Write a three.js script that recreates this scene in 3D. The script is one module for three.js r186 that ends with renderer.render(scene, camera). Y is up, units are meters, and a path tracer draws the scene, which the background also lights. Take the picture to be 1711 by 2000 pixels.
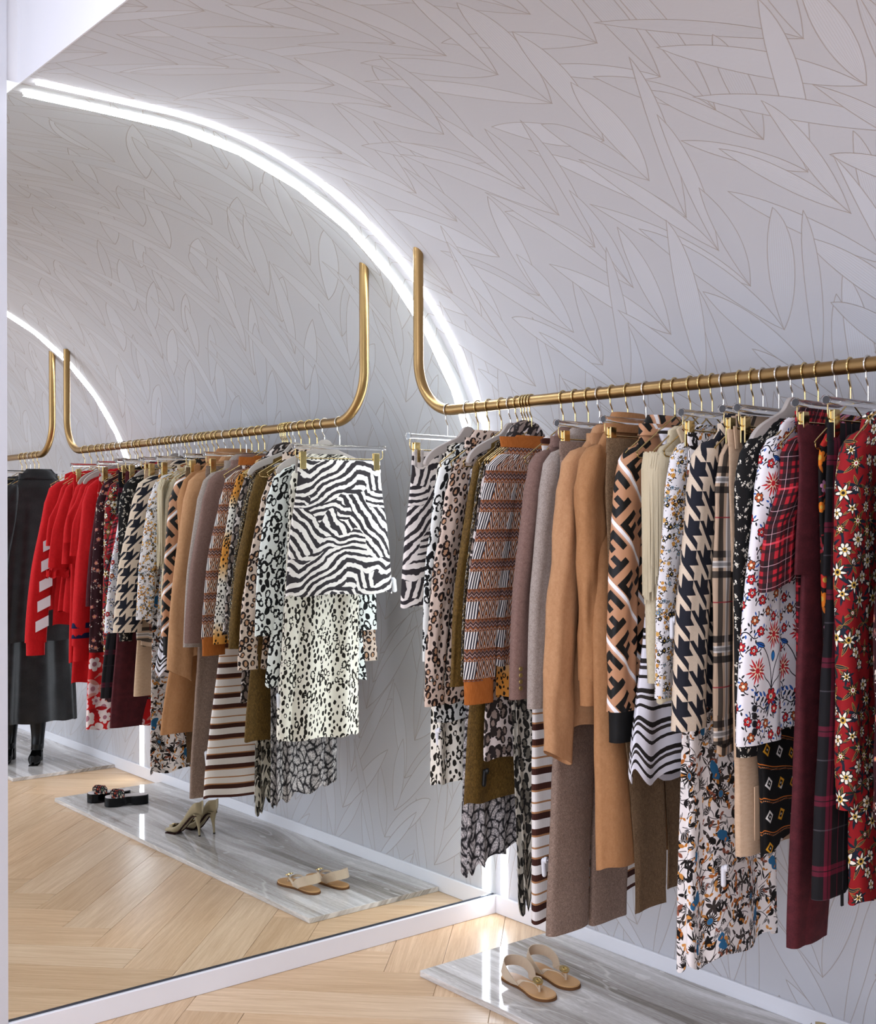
import * as THREE from 'three';
import { RectAreaLightUniformsLib } from 'three/addons/lights/RectAreaLightUniformsLib.js';
import { mergeGeometries } from 'three/addons/utils/BufferGeometryUtils.js';
import { RoundedBoxGeometry } from 'three/addons/geometries/RoundedBoxGeometry.js';

// ---------------------------------------------------------------- camera, light, exposure
const scene = new THREE.Scene();
const camera = new THREE.PerspectiveCamera(45.71, 1711 / 2000, 0.05, 60);
const YAW = THREE.MathUtils.degToRad(38.8025);
camera.position.set(3.2194, 1.4, 2.8456);
camera.lookAt(3.2194 - Math.cos(YAW), 1.4 + 0.00265, 2.8456 - Math.sin(YAW));
camera.rotateZ(THREE.MathUtils.degToRad(-0.158));
scene.background = new THREE.Color(0xdfe8f2);
const renderer = new THREE.WebGLRenderer({ antialias: true });
renderer.toneMapping = THREE.LinearToneMapping;
renderer.toneMappingExposure = 1.0;
renderer.shadowMap.enabled = true;
RectAreaLightUniformsLib.init();

const WINDOW_LIGHT = 2.6, PANEL_LIGHT = 7.4, LED_LIGHT = 50;
const ROOM_X = 7.0, ROOM_Z = 5.2, CEIL_Y = 3.0;
function areaLight(name, w, h, from, to, color, intensity) {
  const l = new THREE.RectAreaLight(color, intensity, w, h);
  l.name = name; l.position.set(...from); l.lookAt(...to); scene.add(l); return l;
}

// ---------------------------------------------------------------- helpers
const V = (x, y, z) => new THREE.Vector3(x, y, z);
function rng(seed) { let a = seed >>> 0; return () => { a = (a + 0x6d2b79f5) | 0; let t = Math.imul(a ^ (a >>> 15), 1 | a); t = (t + Math.imul(t ^ (t >>> 7), 61 | t)) ^ t; return ((t ^ (t >>> 14)) >>> 0) / 4294967296; }; }
const clamp = (v, a = 0, b = 1) => Math.min(b, Math.max(a, v));
const lerp = (a, b, t) => a + (b - a) * t;
const smooth = (a, b, v) => { const t = clamp((v - a) / (b - a)); return t * t * (3 - 2 * t); };
const taken = {};
function numbered(n) { const k = taken[n] = (taken[n] ?? -1) + 1; return k ? n + '_' + String(k).padStart(3, '0') : n; }
function shadows(o) { o.castShadow = true; o.receiveShadow = true; return o; }
function mesh(name, geo, mat, parent) { const m = shadows(new THREE.Mesh(geo, mat)); m.name = name; if (parent) parent.add(m); return m; }
function thing(name, label, category, pos = [0, 0, 0], ry = 0, group) {
  const g = new THREE.Group(); g.name = numbered(name); g.position.set(...pos); g.rotation.y = ry;
  g.userData = { label, category }; if (group) g.userData.group = group; scene.add(g); return g;
}
function struct(name, geo, mat, label, category) { const m = mesh(name, geo, mat, scene); m.userData = { kind: 'structure', label, category }; return m; }
const box = (x0, x1, y0, y1, z0, z1) => { const g = new THREE.BoxGeometry(x1 - x0, y1 - y0, z1 - z0); g.translate((x0 + x1) / 2, (y0 + y1) / 2, (z0 + z1) / 2); return g; };
const rbox = (w, h, d, r, x = 0, y = 0, z = 0) => { const g = new RoundedBoxGeometry(w, h, d, 2, r); g.translate(x, y, z); return g; };
const tube = (pts, r, n = 40, m = 8, closed = false) => new THREE.TubeGeometry(new THREE.CatmullRomCurve3(pts.map(p => V(...p)), closed, 'catmullrom', 0.5), n, r, m, closed);
const join = (list) => mergeGeometries(list.map(g => { const h = g.index ? g.toNonIndexed() : g; for (const k of Object.keys(h.attributes)) if (!['position', 'normal', 'uv'].includes(k)) h.deleteAttribute(k); return h; }));

// ---------------------------------------------------------------- noise and canvas textures
function vnoise(seed, px, py) {           // value noise that repeats after px by py cells
  const r = rng(seed), a = new Float32Array(px * py).map(() => r());
  return (x, y) => {
    const xi = Math.floor(x), yi = Math.floor(y), fx = x - xi, fy = y - yi, u = fx * fx * (3 - 2 * fx), v = fy * fy * (3 - 2 * fy);
    const X = ((xi % px) + px) % px, Y = ((yi % py) + py) % py, X1 = (X + 1) % px, Y1 = (Y + 1) % py;
    return lerp(lerp(a[Y * px + X], a[Y * px + X1], u), lerp(a[Y1 * px + X], a[Y1 * px + X1], u), v);
  };
}
function finish(cv, tu, tv, color = true) {
  const t = new THREE.CanvasTexture(cv); t.wrapS = t.wrapT = THREE.RepeatWrapping; t.magFilter = THREE.LinearFilter;
  if (color) t.colorSpace = THREE.SRGBColorSpace; t.repeat.set(1 / tu, 1 / tv); t.anisotropy = 8; return t;
}
function drawn(S, H, tu, tv, draw) { const cv = document.createElement('canvas'); cv.width = S; cv.height = H; draw(cv.getContext('2d'), S, H); return finish(cv, tu, tv); }
function pixels(S, H, tu, tv, fn, color = true) {
  const cv = document.createElement('canvas'); cv.width = S; cv.height = H; const c = cv.getContext('2d'), im = c.createImageData(S, H), d = im.data;
  for (let y = 0; y < H; y++) for (let x = 0; x < S; x++) { const p = fn(x / S, y / H), i = (y * S + x) * 4; d[i] = p[0]; d[i + 1] = p[1]; d[i + 2] = p[2]; d[i + 3] = 255; }
  c.putImageData(im, 0, 0); return finish(cv, tu, tv, color);
}
const mix3 = (a, b, t) => [lerp(a[0], b[0], t), lerp(a[1], b[1], t), lerp(a[2], b[2], t)];
function tiled(c, S, H, x, y, r, fn) {
  for (const dx of [-S, 0, S]) for (const dy of [-H, 0, H]) { const X = x + dx, Y = y + dy; if (X < -r || X > S + r || Y < -r || Y > H + r) continue; c.save(); c.translate(X, Y); fn(); c.restore(); }
}
function scatter(R, S, H, n, min) {        // points that keep apart on the repeating tile
  const p = []; let tries = 0;
  while (p.length < n && tries++ < n * 40) {
    const x = R() * S, y = R() * H; let ok = true;
    for (const q of p) { let dx = Math.abs(q[0] - x), dy = Math.abs(q[1] - y); dx = Math.min(dx, S - dx); dy = Math.min(dy, H - dy); if (dx * dx + dy * dy < min * min) { ok = false; break; } }
    if (ok) p.push([x, y]);
  }
  return p;
}
function blobShape(R, n = 9, rough = 0.5) { return Array.from({ length: n }, () => 1 - rough / 2 + R() * rough); }
function blob(c, rx, ry, k) {
  const n = k.length, P = k.map((v, i) => [Math.cos(i / n * 6.2832) * rx * v, Math.sin(i / n * 6.2832) * ry * v]);
  c.beginPath(); c.moveTo((P[0][0] + P[n - 1][0]) / 2, (P[0][1] + P[n - 1][1]) / 2);
  for (let i = 0; i < n; i++) { const q = P[(i + 1) % n]; c.quadraticCurveTo(P[i][0], P[i][1], (P[i][0] + q[0]) / 2, (P[i][1] + q[1]) / 2); }
  c.closePath(); c.fill();
}
function leaf(c, L, W, fill, stroke, lw = 1.5) {   // from the origin along +x
  c.beginPath(); c.moveTo(0, 0); c.bezierCurveTo(L * 0.25, -W, L * 0.7, -W * 0.9, L, 0); c.bezierCurveTo(L * 0.7, W * 0.7, L * 0.25, W * 0.9, 0, 0); c.closePath();
  if (fill) { c.fillStyle = fill; c.fill(); } if (stroke) { c.strokeStyle = stroke; c.lineWidth = lw; c.stroke(); c.beginPath(); c.moveTo(0, 0); c.lineTo(L * 0.85, 0); c.stroke(); }
}
function flower(c, r, n, petal, edge, heart, heart2, pointed = 0, lw = 2) {
  for (let i = 0; i < n; i++) { c.save(); c.rotate(i / n * 6.2832);
    c.beginPath(); c.moveTo(0, 0); const w = r * 2.3 / n * (pointed ? 0.75 : 1.15);
    c.bezierCurveTo(r * 0.3, -w, r * (pointed ? 0.7 : 1.05), -w * (pointed ? 0.7 : 1), r, 0); c.bezierCurveTo(r * (pointed ? 0.7 : 1.05), w * (pointed ? 0.7 : 1), r * 0.3, w, 0, 0); c.closePath();
    c.fillStyle = petal; c.fill(); if (edge) { c.strokeStyle = edge; c.lineWidth = lw; c.stroke(); } c.restore(); }
  c.fillStyle = heart; c.beginPath(); c.arc(0, 0, r * 0.34, 0, 7); c.fill();
  if (heart2) { c.fillStyle = heart2; c.beginPath(); c.arc(0, 0, r * 0.17, 0, 7); c.fill(); }
}
// ---------------------------------------------------------------- cloth prints
const cloth = (map, o = {}) => new THREE.MeshPhysicalMaterial({ map, roughness: 0.82, side: THREE.DoubleSide, specularIntensity: 0.5, ...o });
const plain = (hex, o = {}) => new THREE.MeshPhysicalMaterial({ color: hex, roughness: 0.85, side: THREE.DoubleSide, specularIntensity: 0.4, ...o });
function leopard({ S = 512, tile = 0.3, n = 90, min = 34, r = [10, 20], base = '#eee6da', dark = '#1a1512', mid = null, ring = 0.6, stretch = 1.25, seed = 1, ombre = null, turn = 0.5 }) {
  return drawn(S, S, tile, tile, (c) => {
    const R = rng(seed); c.fillStyle = base; c.fillRect(0, 0, S, S);
    if (ombre) ombre(c, S);
    for (const [x, y] of scatter(R, S, S, n, min)) {
      const rr = lerp(r[0], r[1], R()), a = (R() - 0.5) * turn, isRing = R() < ring, k = blobShape(R, 9, 0.6), k2 = blobShape(R, 8, 0.4), parts = 2 + Math.floor(R() * 2), off = R() * 6;
      const arcs = Array.from({ length: parts }, (_, i) => [off + i / parts * 6.28 + R() * 0.4, 6.28 / parts * (0.55 + R() * 0.35), 0.34 + R() * 0.25]);
      tiled(c, S, S, x, y, rr * 2.2, () => {
        c.rotate(a);
        if (isRing) {
          if (mid) { c.fillStyle = mid; blob(c, rr * 0.85, rr * 0.85 * stretch, k2); }
          c.fillStyle = dark;
          for (const [s0, l, w] of arcs) for (let q = 0; q < 4; q++) { const an = s0 + l * q / 3; c.save(); c.translate(Math.cos(an) * rr * 0.8, Math.sin(an) * rr * 0.8 * stretch); c.rotate(an + 1.57); blob(c, rr * (0.34 + w * 0.4), rr * w * (q % 3 ? 0.86 : 0.55), k); c.restore(); }
        } else { c.fillStyle = dark; blob(c, rr * 0.62, rr * 0.62 * stretch, k); }
      });
    }
  });
}
function zebraTex() {
  const n1 = vnoise(11, 3, 3), n2 = vnoise(12, 7, 7), n3 = vnoise(13, 40, 40), T = 6.2832;
  return pixels(768, 768, 0.34, 0.34, (u, v) => {
    const w1 = (n1(u * 3, v * 3) - 0.5) * 11 + (n2(u * 7, v * 7) - 0.5) * 4, mask = n1(u * 3 + 1.3, v * 3 + 0.7) + 0.25 * (n2(u * 7, v * 7 + 2) - 0.5);
    const ph = mask > 0.56 ? T * (u * 9 + v * 8) + w1 * 1.2 : mask < 0.42 ? T * (v * 12 - u * 6) + w1 * 1.2 : T * v * 14 + w1 * 1.6;
    const s = Math.sin(ph + (n3(u * 40, v * 40) - 0.5) * 1.0) + (n2(u * 7 + 3, v * 7) - 0.5) * 0.9, t = smooth(-0.2, 0.0, s);
    return mix3([52, 47, 50], [242, 233, 226], t);
  });
}
function snakeTex() {
  const R = rng(5), P = scatter(R, 1, 1, 150, 0.058), n = vnoise(21, 60, 60), n2 = vnoise(22, 9, 9), fine = vnoise(23, 130, 130);
  return pixels(512, 512, 0.3, 0.36, (u, v) => {
    let a = 9, b = 9; const w = (n2(u * 9, v * 9) - 0.5) * 0.08;
    for (const q of P) { let dx = Math.abs(q[0] - u - w), dy = Math.abs(q[1] - v + w); dx = Math.min(dx, 1 - dx); dy = Math.min(dy, 1 - dy) * 0.75; const d = Math.hypot(dx, dy); if (d < a) { b = a; a = d; } else if (d < b) b = d; }
    const e = b - a, core = smooth(0.0, 0.016, e - (n(u * 60, v * 60) - 0.3) * 0.018), f = fine(u * 130, v * 130), g = smooth(0.01, 0.05, e);
    return mix3([34, 32, 34], mix3([128, 124, 124], [216, 208, 204], clamp(f * 0.9 + g * 0.35 - 0.1)), core * clamp(0.68 + f * 0.5));
  });
}
function tweedTex(a, b, tile = 0.12, seed = 3) {
  const n = vnoise(seed, 90, 90), m = vnoise(seed + 1, 24, 24);
  return pixels(256, 256, tile, tile, (u, v) => { const w = (Math.floor(u * 90) + Math.floor(v * 90)) % 2, t = clamp(0.15 + 0.55 * n(u * 90, v * 90) + 0.25 * w + 0.2 * (m(u * 24, v * 24) - 0.5)); return mix3(a, b, t); });
}
function napTex(a, b, tile = 0.2, seed = 3, cx = 60, cy = 30) {
  const n = vnoise(seed, cx, cy), m = vnoise(seed + 1, 140, 140);
  return pixels(256, 256, tile, tile, (u, v) => mix3(a, b, clamp(0.5 * n(u * cx, v * cy) + 0.5 * m(u * 140, v * 140))));
}
function sequinTex() {
  return drawn(384, 384, 0.14, 0.14, (c, S) => {
    const R = rng(77); c.fillStyle = '#2a2014'; c.fillRect(0, 0, S, S); const col = ['#c9a15c', '#f1ead9', '#6d4c1c', '#12100d', '#a98a4a', '#e8dcc3', '#2a2014', '#0c0b0a'];
    for (let i = 0; i < 1500; i++) { const x = R() * S, y = R() * S, l = 6 + R() * 12, a = 1.2 + R() * 0.8, w = 1.5 + R() * 2.2, k = col[Math.floor(R() * 8)]; tiled(c, S, S, x, y, 20, () => { c.rotate(a); c.fillStyle = k; c.fillRect(-l / 2, -w / 2, l, w); }); }
  });
}
function zigzagTex() {                     // tile 0.12 m wide, 0.08 m high
  return drawn(512, 320, 0.12, 0.08, (c, S, H) => {
    c.fillStyle = '#573425'; c.fillRect(0, 0, S, H);
    const zig = (y, amp, step, col, w, dash, x0 = 0, x1 = S) => { c.strokeStyle = col; c.lineWidth = w; c.setLineDash(dash || []); c.beginPath(); for (let i = 0; i <= (x1 - x0) / step; i++) c.lineTo(x0 + i * step, y + (i % 2 ? amp : -amp)); c.stroke(); c.setLineDash([]); };
    for (let k = 0; k < 7; k++) zig(10 + k * 17, 16, 32, ['#9c5a34', '#8a6f68', '#2f2426', '#b79a92', '#4a3a40', '#a8602c', '#c0a498'][k], 8);
    c.save(); c.beginPath(); c.rect(0, 124, S, 196); c.clip(); c.fillStyle = '#4d3026'; c.fillRect(0, 124, S, 196);
    for (let k = -3; k < 9; k++) zig(150 + k * 30, 84, 56, ['#a8602c', '#e0d4c8', '#2a2428'][((k % 3) + 3) % 3], 11, k % 2 ? [10, 5] : null, -56, S + 56);
    for (const x of [0, 512]) for (let i = 0; i < 12; i++) { c.fillStyle = i % 2 ? '#2c2a34' : '#ece6df'; const q = x - 60 + i * 17; c.beginPath(); c.moveTo(q + 30, 124); c.lineTo(q + 47, 124); c.lineTo(q + 17, 320); c.lineTo(q, 320); c.fill(); }
    c.restore(); c.fillStyle = '#8f5028'; c.fillRect(0, 120, S, 6); c.fillRect(0, 314, S, 6);
  });
}
function bandsTex(bg, list, tile, S = 64, H = 1024, knit = true) {    // horizontal stripes: [from, to, colour] in parts of the tile
  return drawn(S, H, knit ? 0.05 : 0.2, tile, (c) => {
    c.fillStyle = bg; c.fillRect(0, 0, S, H); for (const [a, b, k] of list) { c.fillStyle = k; c.fillRect(0, a * H, S, (b - a) * H); }
    if (knit) for (let y = 0; y < H; y += 16) for (let x = 0; x < S; x += 8) { c.fillStyle = (x / 8 + y / 16) % 2 ? 'rgba(0,0,0,0.10)' : 'rgba(255,255,255,0.10)'; c.fillRect(x, y, 4, 11); }
  });
}
function monogramTex() {
  return drawn(512, 512, 0.145, 0.145, (c, S) => {
    c.fillStyle = '#bf8c68'; c.fillRect(0, 0, S, S);
    const F = () => { c.fillStyle = '#141210'; c.fillRect(-160, -160, 58, 200); c.fillRect(-160, -160, 190, 54); c.fillRect(-160, -66, 140, 50); };
    for (const [x, y, q] of [[0, 0, 0], [256, 256, 1], [512, 0, 0], [0, 512, 0], [512, 512, 0]]) { c.save(); c.translate(x, y); c.rotate(Math.PI / 4 + q * Math.PI / 2);
      c.save(); c.translate(6, 20); F(); c.restore(); c.save(); c.rotate(Math.PI); c.translate(6, 20); F(); c.restore(); c.restore(); }
    c.strokeStyle = '#f3f1f2'; c.lineWidth = 34; for (const k of [-512, 0, 512]) { c.beginPath(); c.moveTo(k + 256 - 600, -600); c.lineTo(k + 256 + 600, 600); c.stroke(); }
    c.strokeStyle = '#cf9f80'; c.lineWidth = 14; for (const k of [-512, 0, 512]) { c.beginPath(); c.moveTo(k + 226 - 600, -600); c.lineTo(k + 226 + 600, 600); c.stroke(); }
  });
}
function houndTex() {
  const n = vnoise(41, 100, 100);
  return pixels(512, 512, 0.054, 0.066, (u, v) => {
    const a = (u * 8), b = (v * 8), d = (((a - b) % 4) + 4) % 4 < 2; const A = a < 4, B = b < 4; const dark = A && B ? true : !A && !B ? false : d;
    const k = 0.9 + 0.12 * n(u * 100, v * 100); return dark ? [30 * k, 31 * k, 40 * k] : [222 * k, 202 * k, 178 * k];
  });
}
function plaidTex(bg, tile, bars, S = 512) {     // bars: [from, to, colour, alpha, 'x'|'y'|'xy']
  return drawn(S, S, tile, tile, (c) => {
    c.fillStyle = bg; c.fillRect(0, 0, S, S);
    for (const [a, b, k, al, dir] of bars) { c.globalAlpha = al; c.fillStyle = k; if (dir !== 'y') c.fillRect(a * S, 0, (b - a) * S, S); if (dir !== 'x') c.fillRect(0, a * S, S, (b - a) * S); } c.globalAlpha = 1;
    for (let i = 0; i < S; i += 4) { c.fillStyle = 'rgba(0,0,0,0.05)'; c.fillRect(0, i, S, 2); c.fillRect(i, 0, 2, S); }
  });
}
function floralBlueTex() {
  return drawn(1024, 1024, 0.5, 0.5, (c, S) => {
    const R = rng(91); c.fillStyle = '#efe8e4'; c.fillRect(0, 0, S, S);
    for (const [x, y] of scatter(R, S, S, 330, 38)) { const a = R() * 6.28, n = 2 + Math.floor(R() * 4), L = 26 + R() * 32, W = 6 + R() * 9, kind = R();
      tiled(c, S, S, x, y, 80, () => { c.rotate(a); c.strokeStyle = '#1b1614'; c.lineWidth = 3; c.beginPath(); c.moveTo(-L, 0); c.quadraticCurveTo(0, L * 0.5, L * 1.1, 0); c.stroke();
        for (let i = 0; i < n; i++) { c.save(); c.rotate((i / n - 0.5) * (kind < 0.75 ? 2.2 : 6.2)); leaf(c, L, W, kind < 0.82 ? '#171312' : '#3b332f', kind < 0.4 ? '#efe8e4' : null, 2); c.restore(); } }); }
    for (const [x, y] of scatter(R, S, S, 230, 40)) { const a = R() * 6.28, r = 8 + R() * 10, k = ['#c07a32', '#b5672a', '#8c4f3a', '#d08e45'][Math.floor(R() * 4)]; tiled(c, S, S, x, y, 40, () => { c.rotate(a); leaf(c, r * 2.2, r * 0.9, k); c.rotate(2.2); leaf(c, r * 1.8, r * 0.7, k); }); }
    for (const [x, y] of scatter(R, S, S, 22, 140)) { const a = R() * 6.28, r = 26 + R() * 18, big = R(), k = blobShape(R, 7, 0.8), k2 = blobShape(R, 7, 0.7);
      tiled(c, S, S, x, y, 120, () => { c.rotate(a); if (big < 0.3) { flower(c, r * 1.5, 16, '#1b1614', null, '#b87429', '#2c6d9c', 1); c.strokeStyle = '#2c6d9c'; c.lineWidth = 7; c.beginPath(); c.arc(0, 0, r * 0.36, 0, 7); c.stroke(); }
        else { c.fillStyle = '#2b668f'; blob(c, r, r * 0.7, k); c.translate(r * 0.9, r * 0.4); blob(c, r * 0.7, r * 0.55, k2); c.fillStyle = '#c9793a'; blob(c, r * 0.16, r * 0.3, k); } }); }
  });
}
function folkFloralTex() {                  // white ground, red and blue upright sprays
  return drawn(1024, 1024, 0.4, 0.4, (c, S) => {
    const R = rng(17); c.fillStyle = '#ebe7e8'; c.fillRect(0, 0, S, S);
    const stem = (pts, w) => { c.strokeStyle = '#1c1a20'; c.lineWidth = w; c.beginPath(); c.moveTo(...pts[0]); c.bezierCurveTo(...pts[1], ...pts[2], ...pts[3]); c.stroke(); };
    const carn = (r) => { for (let i = 0; i < 17; i++) { c.save(); c.rotate(i / 17 * 6.283); leaf(c, r * (0.8 + 0.3 * ((i * 7) % 3) / 2), r * 0.12, i % 3 ? '#c4262c' : '#7d2622'); c.restore(); } for (let i = 0; i < 9; i++) { c.save(); c.rotate(i / 9 * 6.283 + 0.2); leaf(c, r * 0.62, r * 0.09, '#efe3c4'); c.restore(); } c.fillStyle = '#c4262c'; c.beginPath(); c.arc(0, 0, r * 0.2, 0, 7); c.fill(); };
    for (const [ox, oy] of [[256, 300], [768, 812]]) for (const dx of [-S, 0, S]) for (const dy of [-S, 0, S]) { c.save(); c.translate(ox + dx, oy + dy);
      for (const s of [-1, 1]) { stem([[0, 190], [0, 60], [s * 20, -20], [s * 120, -90]], 7); stem([[0, 150], [s * 30, 90], [s * 60, 110], [s * 90, 60]], 6);
        c.save(); c.translate(s * 150, 40); carn(76); c.restore();
        for (let i = 0; i < 6; i++) { c.save(); c.translate(s * (30 + i * 22), 190 - i * 3); c.rotate(s > 0 ? (i % 2 ? -0.75 : 0.7) : Math.PI - (i % 2 ? -0.75 : 0.7)); leaf(c, 52 - i * 3, 13, i % 2 ? '#2a5aa8' : '#181820'); c.restore(); }
        c.save(); c.translate(s * 100, -90); c.rotate(s > 0 ? -0.3 : Math.PI + 0.3); leaf(c, 80, 20, '#2a66b8', '#16161c', 4); c.restore();
        for (let i = 0; i < 4; i++) { c.save(); c.translate(s * 8, 215); c.rotate(Math.PI / 2 - s * (0.3 + i * 0.3)); leaf(c, 88 - i * 12, 11, i % 2 ? '#2a5aa8' : '#f0ece8', '#16161c', 4); c.restore(); } }
      c.save(); c.translate(0, -150); carn(84); c.restore(); c.save(); c.translate(0, -60); c.rotate(Math.PI / 2); leaf(c, 60, 24, '#2a8ad8', '#16161c', 4); c.restore();
      c.save(); c.translate(0, 190); flower(c, 46, 6, '#c4262c', '#16161c', '#efe3c4', '#2a7a8a', 0, 4); c.restore(); c.restore(); }
    for (const [x, y] of scatter(R, S, S, 120, 74)) { if (Math.hypot((x - 256) * 1.1, y - 300) < 215 || Math.hypot((x - 768) * 1.1, y - 812) < 215) continue; const a = R() * 6.28, q = R();
      tiled(c, S, S, x, y, 90, () => { c.rotate(a); c.strokeStyle = '#1c1a20'; c.lineWidth = 6; c.beginPath(); c.moveTo(-52, 12); c.bezierCurveTo(-20, -40, 20, 40, 54, -10); c.stroke(); for (let i = 0; i < 6; i++) { c.save(); c.translate(-45 + i * 18, i % 2 ? 8 : -8); c.rotate(i % 2 ? 1.1 : -1.1); leaf(c, 24, 8, i % 3 === 1 ? '#2a5aa8' : '#1c1a20'); c.restore(); } if (q < 0.75) flower(c, 27, 5, q < 0.45 ? '#c4262c' : '#b5562a', '#1c1a20', '#efe3c4', q < 0.3 ? '#2a5aa8' : null, 0, 3); }); }
  });
}
function redFloralTex() {
  return drawn(1024, 1024, 0.46, 0.46, (c, S) => {
    const R = rng(23); c.fillStyle = '#8f161b'; c.fillRect(0, 0, S, S);
    for (const [x, y] of scatter(R, S, S, 150, 62)) { const a = R() * 6.28, k = R(), r = 24 + R() * 24, n = 5 + Math.floor(R() * 4);
      tiled(c, S, S, x, y, 110, () => { c.rotate(a);
        for (let i = 0; i < 6; i++) { c.save(); c.rotate(i * 1.05 + k * 3); leaf(c, r * (1.35 + 0.4 * (i % 2)), r * 0.3, i % 2 ? '#16202e' : '#1c2b25', i % 3 ? null : '#b98a3c', 2); c.restore(); }
        if (k < 0.5) flower(c, r, n, '#f2ead8', '#1b1416', '#c9a045', '#1b1416', k < 0.25 ? 1 : 0, 4); else if (k < 0.72) flower(c, r * 0.8, n + 3, '#d9b45a', '#1b1416', '#f6efe2', '#9c191d', 1, 3); else if (k < 0.86) { leaf(c, r * 1.1, r * 0.4, '#f4eee2', '#1b1416', 4); c.rotate(0.8); leaf(c, r * 0.9, r * 0.3, '#e8c9c4', '#1b1416', 4); } }); }
  });
}
function sprigTex({ base, n, min, tile, S = 512, seed, petals, leaves, r = [6, 12], dots = 0, dot = '#fff', heart = '#c9a045', pointed = 0 }) {
  return drawn(S, S, tile, tile, (c) => {
    const R = rng(seed); c.fillStyle = base; c.fillRect(0, 0, S, S);
    for (const [x, y] of scatter(R, S, S, n, min)) { const a = R() * 6.28, k = petals[Math.floor(R() * petals.length)], l = leaves[Math.floor(R() * leaves.length)], rr = lerp(r[0], r[1], R()), m = 4 + Math.floor(R() * 3), q = R();
      const dd = Array.from({ length: dots }, () => [(R() - 0.5) * rr * 5, (R() - 0.5) * rr * 5, 1.5 + R() * 3]);
      tiled(c, S, S, x, y, rr * 5, () => { c.rotate(a); c.strokeStyle = l; c.lineWidth = rr * 0.18; c.beginPath(); c.moveTo(-rr * 2, 0); c.quadraticCurveTo(0, rr * 1.4, rr * 2.2, 0); c.stroke();
        for (let i = 0; i < 4; i++) { c.save(); c.translate((i - 1.5) * rr, rr * 0.5); c.rotate(i * 1.9); leaf(c, rr * 1.4, rr * 0.35, l); c.restore(); }
        flower(c, rr, m, k, null, heart, null, pointed); if (q < 0.4) { c.translate(rr * 1.9, -rr); flower(c, rr * 0.7, m, k, null, heart, null, pointed); }
        c.fillStyle = dot; for (const [p, o, z] of dd) { c.beginPath(); c.arc(p, o, z, 0, 7); c.fill(); } }); }
  });
}
function ethnicTex() {
  return drawn(512, 512, 0.2, 0.2, (c, S) => {
    c.fillStyle = '#0f0d0c'; c.fillRect(0, 0, S, S); c.lineWidth = 5;
    for (let k = -1; k < 5; k++) { c.save(); c.translate(0, k * 170.67); c.strokeStyle = '#d8752a'; c.beginPath(); c.moveTo(0, 0); c.lineTo(S, 170.67); c.stroke(); c.strokeStyle = '#d8752a'; c.setLineDash([7, 7]); c.beginPath(); c.moveTo(0, 14); c.lineTo(S, 184); c.stroke(); c.setLineDash([]);
      for (let i = 0; i < 4; i++) { const x = 64 + i * 128, y = x / 3 + 90; c.save(); c.translate(x, y); c.rotate(0.7); c.strokeStyle = (i + k) % 2 ? '#e8a52c' : '#e9e2d8'; c.lineWidth = 11; c.strokeRect(-20, -20, 40, 40); c.fillStyle = '#e9e2d8'; c.fillRect(-5, -5, 10, 10); c.restore(); }
      c.strokeStyle = 'rgba(225,220,212,0.5)'; c.lineWidth = 2; for (let i = 0; i < 6; i++) { c.beginPath(); c.moveTo(i * 90, i * 30 + 20); c.lineTo(i * 90 + 70, i * 30 + 30); c.stroke(); } c.restore(); }
  });
}
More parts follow.
